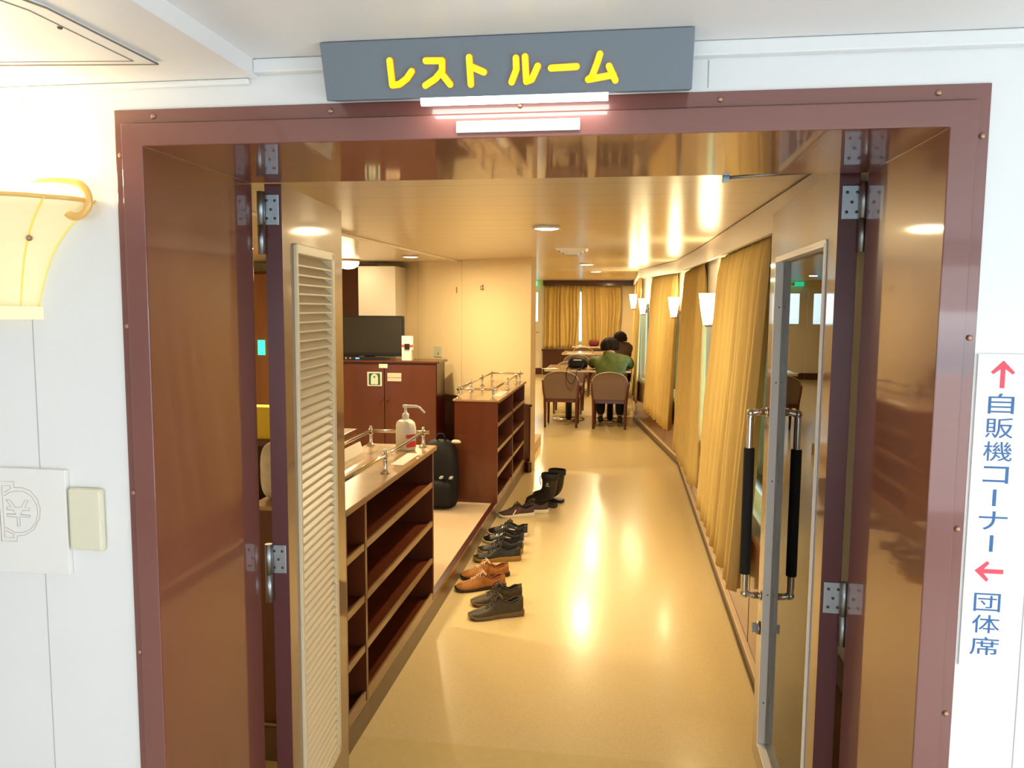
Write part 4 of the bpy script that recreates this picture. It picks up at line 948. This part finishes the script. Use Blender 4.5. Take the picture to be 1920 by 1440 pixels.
shoe((-.765, 2.495), (-.510, 2.602), 'dark brown walking shoe just behind the frontmost one', 'dark brown walking shoes', K_olive, K_sole, K_greylace, K_dark, col=.082, tong=.098)
shoe((-.892, 2.685), (-.632, 2.805), 'tan suede shoe with cream laces, nearer of its pair', 'tan suede shoes', K_tan, K_blacksole, K_cream, K_tanlin, col=.064, tong=.086, sole=.022)
shoe((-.905, 2.885), (-.640, 2.995), 'tan suede shoe with cream laces, farther of its pair', 'tan suede shoes', K_tan, K_blacksole, K_cream, K_tanlin, col=.064, tong=.086, sole=.022)
shoe((-.892, 3.205), (-.607, 3.28), 'black leather shoe on thick gum sole, nearer of its pair', 'black gum-soled shoes', K_blk, K_gum, K_blk, M_bag, col=.078, tong=.095, sole=.032, heelpatch=K_gum)
shoe((-.897, 3.375), (-.612, 3.415), 'black leather shoe on thick gum sole, farther of its pair', 'black gum-soled shoes', K_blk, K_gum, K_blk, M_bag, col=.078, tong=.095, sole=.032, heelpatch=K_gum)
SW = [(.30, .72, .55, .25, .0045, K_white)]
shoe((-.905, 3.615), (-.625, 3.60), 'black sneaker with white side mark, nearer of its pair', 'black sneakers with white marks', K_gloss, K_white, K_gloss, M_bag, col=.070, tong=.090, sole=.024, stripes_=SW)
shoe((-.905, 3.795), (-.625, 3.80), 'black sneaker with white side mark, farther of its pair', 'black sneakers with white marks', K_gloss, K_white, K_gloss, M_bag, col=.070, tong=.090, sole=.024, stripes_=SW)
NB = [(.62, .52, .12, .62, .005, K_white), (.50, .38, .10, .72, .011, K_maroon)]
shoe((-.905, 4.235), (-.645, 4.325), 'dark brown running shoe with white sole, nearer of its pair', 'dark brown running shoes', K_brn, K_white, K_dark, M_bag, col=.072, tong=.092, sole=.030, stripes_=NB)
shoe((-.815, 4.395), (-.545, 4.43), 'dark brown running shoe with white sole, beside the boots', 'dark brown running shoes', K_brn, K_white, K_dark, M_bag, col=.072, tong=.092, sole=.030, stripes_=NB)
K_boot = mat('black_rubber_boot', (0.022, 0.018, 0.016), 0.38, var=0.1, scale=40)
K_bootcuff = mat('black_boot_cuff', (0.012, 0.010, 0.012), 0.6, bump=0.2, scale=100)
def boot(toe, heel, label):
    toe = Vector(toe); heel = Vector(heel); d = toe-heel; Ln = d.length
    r_ = root('boot', (heel.x, heel.y, 0), label, 'boot', 'black rain boots', rz=math.atan2(d.y, d.x))
    f = lambda t: math.copysign(abs(t)**0.8, t)
    n = 20
    # foot: rings along a bending spine from toe to ankle then up the shaft
    spine = [((Ln-.004, .030), (.012, .014), 90), ((Ln-.02, .036), (.034, .026), 88), ((Ln-.06, .044), (.046, .036), 84), ((Ln-.11, .052), (.046, .044), 76), ((Ln-.155, .070), (.043, .056), 58), ((.085, .098), (.042, .064), 32), ((.066, .135), (.044, .060), 10), ((.062, .17), (.047, .059), 0), ((.060, .215), (.051, .062), 0), ((.058, .255), (.054, .066), 0)]
    rings = []
    for (x, z), (w, l), ang in spine:
        a = math.radians(ang)  # 0: ring horizontal, 90: ring vertical
        ax = Vector((math.cos(a), 0, math.sin(a)))
        rings.append([Vector((x, 0, z)) + ax*(l*f(math.sin(2*PI*j/n))) + Vector((0, w*f(math.cos(2*PI*j/n)), 0)) for j in range(n)])
    for r__ in rings:
        for p_ in r__: p_.z = max(p_.z, .016)
    inner = [[Vector((p_.x*0.92+.058*.08, p_.y*.92, z)) for p_ in rings[-1]] for z in (.253, .13)]
    MB().loft(rings + inner).build('boot_body', K_boot, r_, raw=True, sub=1)
    MB().loft([[Vector((x*Ln, w, z)) for w, z in ((-ww_*.95, .001), (-ww_, .012), (-ww_*.98, .026), (ww_*.98, .026), (ww_, .012), (ww_*.95, .001))] for x, ww_ in ((0, .022), (.03, .034), (.15, .040), (.40, .038), (.70, .049), (.88, .043), (.97, .028), (1.0, .012))]).build('sole', K_blacksole, r_, raw=True, bevel=.002)
    MB().loft([[Vector((.057+l*f(math.sin(2*PI*j/n)), w*f(math.cos(2*PI*j/n)), z)) for j in range(n)] for z, w, l in ((.222, .052, .064), (.225, .056, .068), (.262, .058, .071), (.266, .055, .068))], cap=False).build('cuff', K_bootcuff, r_, raw=True, solid=.003)
    MB().tube(smooth_path([(.120, .012, .245), (.138, .016, .232), (.136, .018, .20), (.130, .016, .17)], 4), .003, 6).build('drawstring', K_bootcuff, r_, raw=True)
    for sg in (1, -1):
        MB().prism([(.040, sg*.0505, .185), (.052, sg*.0505, .203), (.060, sg*.0505, .198), (.066, sg*.0505, .185)], (0, sg*.0012, 0)).build('side_emblem', K_greylace if False else M_grey_text, r_, raw=True)
        MB().box(.036, sg*.0500, .172, .070, sg*.0514, .178).build('side_emblem', M_grey_text, r_, raw=True)
    return r_
boot((-.755, 4.69), (-.503, 4.585), 'black rain boot with drawstring cuff, nearer of its pair')
boot((-.722, 4.855), (-.462, 4.755), 'black rain boot with drawstring cuff, farther of its pair')

# ------------------------------------------------------------------ tables and chairs at the far end
def table(x0, x1, y0, y1, label):
    cx, cy = (x0+x1)/2, (y0+y1)/2
    t = root('table', (cx, cy, 0), label, 'table', 'pedestal tables')
    MB().box(x0, y0, 0.712, x1, y1, 0.735, 0).box(x0-.003, y0-.003, .709, x1+.003, y0, .737, 1).box(x0-.003, y1, .709, x1+.003, y1+.003, .737, 1).box(x0-.003, y0, .709, x0, y1, .737, 1).box(x1, y0, .709, x1+.003, y1, .737, 1).build('table_top', [M_tabletop, M_capstrip], t)
    MB().cyl((cx, cy, .03), (cx, cy, .712), .045, n=20).build('column', M_black, t)
    MB().lathe([(.001, .001), (.22, .001), (.228, .008), (.222, .022), (.12, .034), (.05, .045), (.001, .046)], (cx, cy, 0), 36).build('base', M_chrome, t)
    return t
T1 = table(-1.06, -0.46, 9.06, 9.96, 'left pedestal table of the nearest pair, with black bag')
table(-0.452, 0.085, 9.06, 9.96, 'right pedestal table of the nearest pair, by the green jacket')
table(-1.14, -0.54, 12.95, 13.8, 'left pedestal table of the second pair')
table(-0.532, 0.068, 12.95, 13.8, 'right pedestal table of the second pair, before the brown jacket')
table(-1.14, -0.54, 15.7, 16.5, 'left pedestal table nearest the end curtains')
table(-0.532, 0.068, 15.7, 16.5, 'right pedestal table nearest the end curtains')
def make_chair(loc, rz, label):
    t = root('chair', loc, label, 'chair', 'upholstered dining chairs', rz=rz)
    # local: y forward, back legs at y=0
    def arc(x, z, y): return Vector((x, y - 0.02*(1-(x/.23)**2), z))
    out = [(-.198, .385), (-.215, .50), (-.226, .62)] + [(.226*math.cos(a)*-1, .62+.128*math.sin(a)**0.9) for a in [PI*k/14 for k in range(1, 14)]] + [(.226, .62), (.215, .50), (.198, .385)]
    mb = MB(); n = len(out)
    f0 = [arc(x, z, -.035-.10*(z-.385)) for x, z in out]; f1 = [arc(x, z, .012-.10*(z-.385)) for x, z in out]
    mb.add(f0+f1, [list(range(n)), list(reversed(range(n, 2*n)))] + [(i, n+i, n+(i+1) % n, (i+1) % n) for i in range(n)])
    mb.build('backrest', M_uph, t, raw=True, bevel=.006)
    MB().tube([p+Vector((0, -.004, 0)) for p in f0[2:-2]], .006, 8).build('piping_highlight', M_piping_highlight, t, raw=True)  # thin lighter line along the back's edge, painted in as its highlight
    for sg in (1, -1):
        MB().tube([(sg*.205, 0, 0), (sg*.205, -.005, .2), (sg*.208, -.012, .40), (sg*.226, -.035, .52), (sg*.236, -.050, .625)], [.016, .019, .022, .018, .013], 10).build('leg', M_chairwood, t, raw=True)
        MB().tube([(sg*.20, .43, 0), (sg*.205, .43, .36)], [.014, .021], 10).build('leg', M_chairwood, t, raw=True)
    MB().box(-.20, -.014, .335, .20, .014, .385).box(-.20, .418, .33, .20, .442, .38).box(-.215, 0, .33, -.195, .43, .38).box(.195, 0, .33, .215, .43, .38).build('seat_frame', M_chairwood, t, raw=True, bevel=.003)
    MB().box(-.21, .01, .38, .21, .455, .435).build('seat', M_uph, t, raw=True, bevel=.015)
    return t
ch = make_chair((-0.81, 8.74, 0), 0, 'chair with bag strap over its back, before the left near table')
dup(ch, (-0.178, 8.71, 0), 0, 'chair the person in the green jacket sits on')
dup(ch, (-0.82, 10.52, 0), PI, 'chair across the left near table, facing the doorway')
dup(ch, (-0.17, 12.20, 0), 0, 'chair the person in the brown jacket sits on')
dup(ch, (-0.83, 12.45, 0), 0, 'empty chair with its back to us at the second left table')
dup(ch, (-0.86, 15.2, 0), 0, 'farthest empty chair with its back to us')
dup(ch, (-0.21, 10.52, 0), PI, 'chair across the right near table, facing the green jacket')
for x, y, rz, lab in ((-1.0, 9.22, .5, 'white paper at the left edge of the near table'), (-.95, 13.1, .2, 'white paper on the second left table'), (-.70, 13.08, -.2, 'white paper on the right half of the second left table'), (-.95, 15.85, 0, 'white paper on the table nearest the end curtains')):
    o = tag(MB().box(-.105, -.074, 0, .105, .074, .0015).build('paper_sheet', M_paper, at=(0, 0, 0)), lab, 'paper'); o.location = (x, y, .7355); o.rotation_euler = (0, 0, rz)
b = root('shoulder_bag', (-.635, 9.42, .736), 'black shoulder bag lying on the left near table', 'bag')
MB().loft(soft([(-.635, 9.42, .737, .12, .08), (-.635, 9.42, .75, .14, .095), (-.635, 9.42, .82, .14, .09), (-.64, 9.42, .875, .11, .06), (-.64, 9.42, .90, .06, .03)])).build('bag_body', M_bag, b, sub=1)
MB().box(-.69, 9.315, .842, -.58, 9.345, .862).build('silver_panel', M_grey_text, b)
MB().tube(smooth_path([(-.74, 9.36, .80), (-.76, 9.10, .748), (-.735, 8.70, .768), (-.73, 8.625, .66), (-.67, 8.615, .59), (-.62, 8.63, .66), (-.60, 8.70, .762), (-.57, 9.08, .748), (-.55, 9.36, .80)], 6), .011, 8, flat=(1.4, .4)).build('strap', M_bag, b)
tag(cushion((-.67, 15.95, .806), (.11, .09, .07)).build('folded_cloth', M_redcloth), 'folded dark red cloth on the table nearest the end curtains', 'cloth')
# wall outlet on the wainscot near the chairs
o = tag(MB().box(0.330, 8.045, 0.30, 0.342, 8.115, 0.44).build('wall_outlet', M_white, bevel=.004), 'white outlet plate on the wainscot under the third curtain', 'outlet')

# ------------------------------------------------------------------ people
def skin_body(name, m, joints, bones, parent=None, sub=1, rootj=None):
    """joints: name -> (x, y, z, r); one continuous skinned mesh"""
    me = bpy.data.meshes.new(name); bm = bmesh.new(); lay = bm.verts.layers.skin.verify(); V = {}
    for k_, (x, y, z, r_) in joints.items():
        v = bm.verts.new((x, y, z)); rr = r_ if isinstance(r_, tuple) else (r_, r_)
        v[lay].radius = rr; v[lay].use_root = (k_ == (rootj or next(iter(joints)))); V[k_] = v
    for a, b_ in bones: bm.edges.new((V[a], V[b_]))
    bm.to_mesh(me); bm.free(); me.materials.append(m)
    o = bpy.data.objects.new(name, me); C.collection.objects.link(o)
    sk = o.modifiers.new('skin', 'SKIN'); sk.use_smooth_shade = True
    sb = o.modifiers.new('sub', 'SUBSURF'); sb.levels = sub; sb.render_levels = sub
    if parent: o.parent = parent
    return o
def chain(*n): return list(zip(n, n[1:]))
def person(loc, label, jacket, lean_y, head, headr, hair_kind, hands, shoulder_w, rz=0.0):
    """seated, leaning forward over a table; local y forward, origin on the floor under the hips"""
    r_ = root('person', loc, label, 'person', rz=rz)
    hx_, hy, hz = head; sw = shoulder_w; Sy, Sz = lean_y
    J = {'pelvis': (0, 0, .54, .095), 'waist': (0, .04, .62, .10), 'chest': (0, Sy*.7, Sz-.10, .10), 'neck0': (0, Sy, Sz+.02, .065), 'neck': (hx_*.5, (Sy+hy)/2+.02, (Sz+hz)/2-.01, .052), 'head0': (hx_, hy, hz-.055, .062), 'head1': (hx_, hy+.006, hz+.01, .078), 'head2': (hx_, hy-.005, hz+.06, .058)}
    B = chain('pelvis', 'waist', 'chest', 'neck0', 'neck', 'head0', 'head1', 'head2')
    for s, nm in ((-1, 'l'), (1, 'r')):
        ex, ey, ez, wx, wy, wz = hands[nm]
        J.update({nm+'sh': (s*sw, Sy-.01, Sz-.05, .040), nm+'el': (ex, ey, ez, .036), nm+'wr': (wx, wy, wz, .026), nm+'pa': (wx-s*.01, wy+.05, wz+.002, (.036, .016))})
        B += chain('chest', nm+'sh', nm+'el', nm+'wr', nm+'pa')
        for i, (dx, ln) in enumerate(((-.027, .055), (-.009, .066), (.009, .061), (.026, .048))):
            a, b_, c_ = '%sf%d' % (nm, i), '%sg%d' % (nm, i), '%sh%d' % (nm, i)
            px, py_, pz = wx-s*.01+dx, wy+.085, wz
            J.update({a: (px, py_, pz, .0095), b_: (px+dx*.15, py_+ln*.5, pz+.003, .009), c_: (px+dx*.2, py_+ln, pz-.008, .0075)})
            B += chain(nm+'pa', a, b_, c_)
        J.update({nm+'t0': (wx-s*.044, wy+.045, wz, .010), nm+'t1': (wx-s*.062, wy+.078, wz-.004, .008)}); B += chain(nm+'pa', nm+'t0', nm+'t1')
        J.update({nm+'hip': (s*.10, .03, .515, .072), nm+'kn': (s*.13, .42, .47, .062), nm+'an': (s*.13, .40, .085, .042), nm+'toe': (s*.14, .54, .035, .033)})
        B += chain('pelvis', nm+'hip', nm+'kn', nm+'an', nm+'toe')
    body = skin_body('body', M_skin, J, B, r_, rootj='pelvis')
    g = .022
    JJ = {k_: (v[0], v[1], v[2], (v[3] if not isinstance(v[3], tuple) else v[3][0])+g) for k_, v in J.items()}
    Jk = {k_: JJ[k_] for k_ in ('pelvis', 'waist', 'chest', 'neck0', 'lsh', 'lel', 'lwr', 'rsh', 'rel', 'rwr')}
    Jk['pelvis'] = (0, -.01, .565, .125); Jk['waist'] = (0, .01, .60, (.165, .13)); Jk['chest'] = (0, Sy*.7, Sz-.10, (.19, .15)); Jk['neck0'] = (0, Sy, Sz+.015, .095)
    for nm in 'lr':
        x, y, z, rr = Jk[nm+'sh']; Jk[nm+'sh'] = (x, y, z, .088); x, y, z, rr = Jk[nm+'el']; Jk[nm+'el'] = (x, y, z, .066); x, y, z, rr = Jk[nm+'wr']; Jk[nm+'wr'] = (x, y, z, .044)
    jk = skin_body('jacket', jacket, Jk, chain('pelvis', 'waist', 'chest', 'neck0')+chain('chest', 'lsh', 'lel', 'lwr')+chain('chest', 'rsh', 'rel', 'rwr'), r_, sub=2, rootj='pelvis')
    tx = bpy.data.textures.new('folds', 'CLOUDS'); tx.noise_scale = 0.11
    dm = jk.modifiers.new('folds', 'DISPLACE'); dm.texture = tx; dm.strength = 0.03; dm.mid_level = 0.5
    Jt = {k_: JJ[k_] for k_ in ('pelvis', 'lhip', 'lkn', 'lan', 'rhip', 'rkn', 'ran')}
    Jt['pelvis'] = (0, 0, .545, .11)
    skin_body('trousers', M_trousers, Jt, chain('pelvis', 'lhip', 'lkn', 'lan')+chain('pelvis', 'rhip', 'rkn', 'ran'), r_, rootj='pelvis')
    for s in (-1, 1): 
        MB().loft([[Vector((s*.135+w*math.cos(2*PI*j/10), y, max(.004, zc_+h_*math.sin(2*PI*j/10)))) for j in range(10)] for y, w, h_, zc_ in ((.34, .028, .035, .04), (.37, .040, .05, .05), (.45, .042, .04, .042), (.54, .042, .03, .034), (.60, .022, .02, .026))]).build('shoe', K_blk, r_, raw=True, sub=1)
    # hair: shell over the crown and back of the head
    def hair(u, v):
        th = PI*0.62*v; a = 2*PI*u; k_ = 1 + .10*math.sin(9*a)*math.sin(th) + .05*math.sin(23*a+3*v)
        return Vector((hx_+headr*1.02*math.sin(th)*math.cos(a)*k_, hy-.012+headr*1.12*math.sin(th)*math.sin(a)*k_-.02*v, hz+.005+headr*1.12*math.cos(th)))
    MB().grid(hair, 48, 14, wrapu=True).build('hair', M_hair, r_, raw=True, solid=.01)
    f = MB()
    for s in (-1, 1): f.ball((hx_+s*.033, hy+.078, hz-.005), .011, 10)
    f.build('eyes', M_paper, r_, raw=True)
    e_ = MB().loft([[Vector((hx_+x, hy+.075+y, hz+z)) for x, y, z in ((-.012*w, 0, d_), (0, .02*w, d_), (.012*w, 0, d_))] for w, d_ in ((.4, .012), (.8, -.012), (1.2, -.032), (.5, -.04))], wrap=False, cap=False); e_.build('nose', M_skin, r_, raw=True)
    MB().tube([(hx_-.024, hy+.068, hz-.058), (hx_, hy+.076, hz-.056), (hx_+.024, hy+.068, hz-.058)], .006, 8).build('mouth', M_pink, r_, raw=True)
    for s in (-1, 1): MB().ball((hx_+s*.082, hy-.005, hz-.015), .024, 10, sc=(.35, .7, 1.2)).build('ear', M_skin, r_, raw=True)
    return r_
P1 = person((-0.178, 8.95, 0), 'person in olive green jacket bent forward over the near table', M_greenjacket, (.22, .93), (-.02, .40, 1.04), .112, 'short', {'l': (-.275, .34, .81, -.14, .56, .775), 'r': (.265, .32, .80, .20, .55, .775)}, .19)
P2 = person((-0.08, 12.36, 0), 'person in dark brown jacket and cap leaning at the second table', M_brownjacket, (.16, .93), (0.0, .24, 1.03), .112, 'short', {'l': (-.23, .34, .81, -.12, .62, .775), 'r': (.155, .34, .81, .10, .62, .775)}, .155)
MB().lathe([(.0001, .125), (.06, .118), (.10, .085), (.118, .04), (.12, .02), (.112, .018)], (0.0, .235, 1.035), 24).build('cap', M_capcol, P2, raw=True)
MB().lathe([(.1205, .028), (.1225, .03), (.1215, .044), (.119, .044)], (0.0, .235, 1.035), 24).build('cap_band', M_paper, P2, raw=True)
o = tag(MB().box(-.02, 9.60, .7362, .055, 9.75, .745).build('smartphone', M_black, bevel=.004), 'dark phone on the table by the green jacket', 'phone')
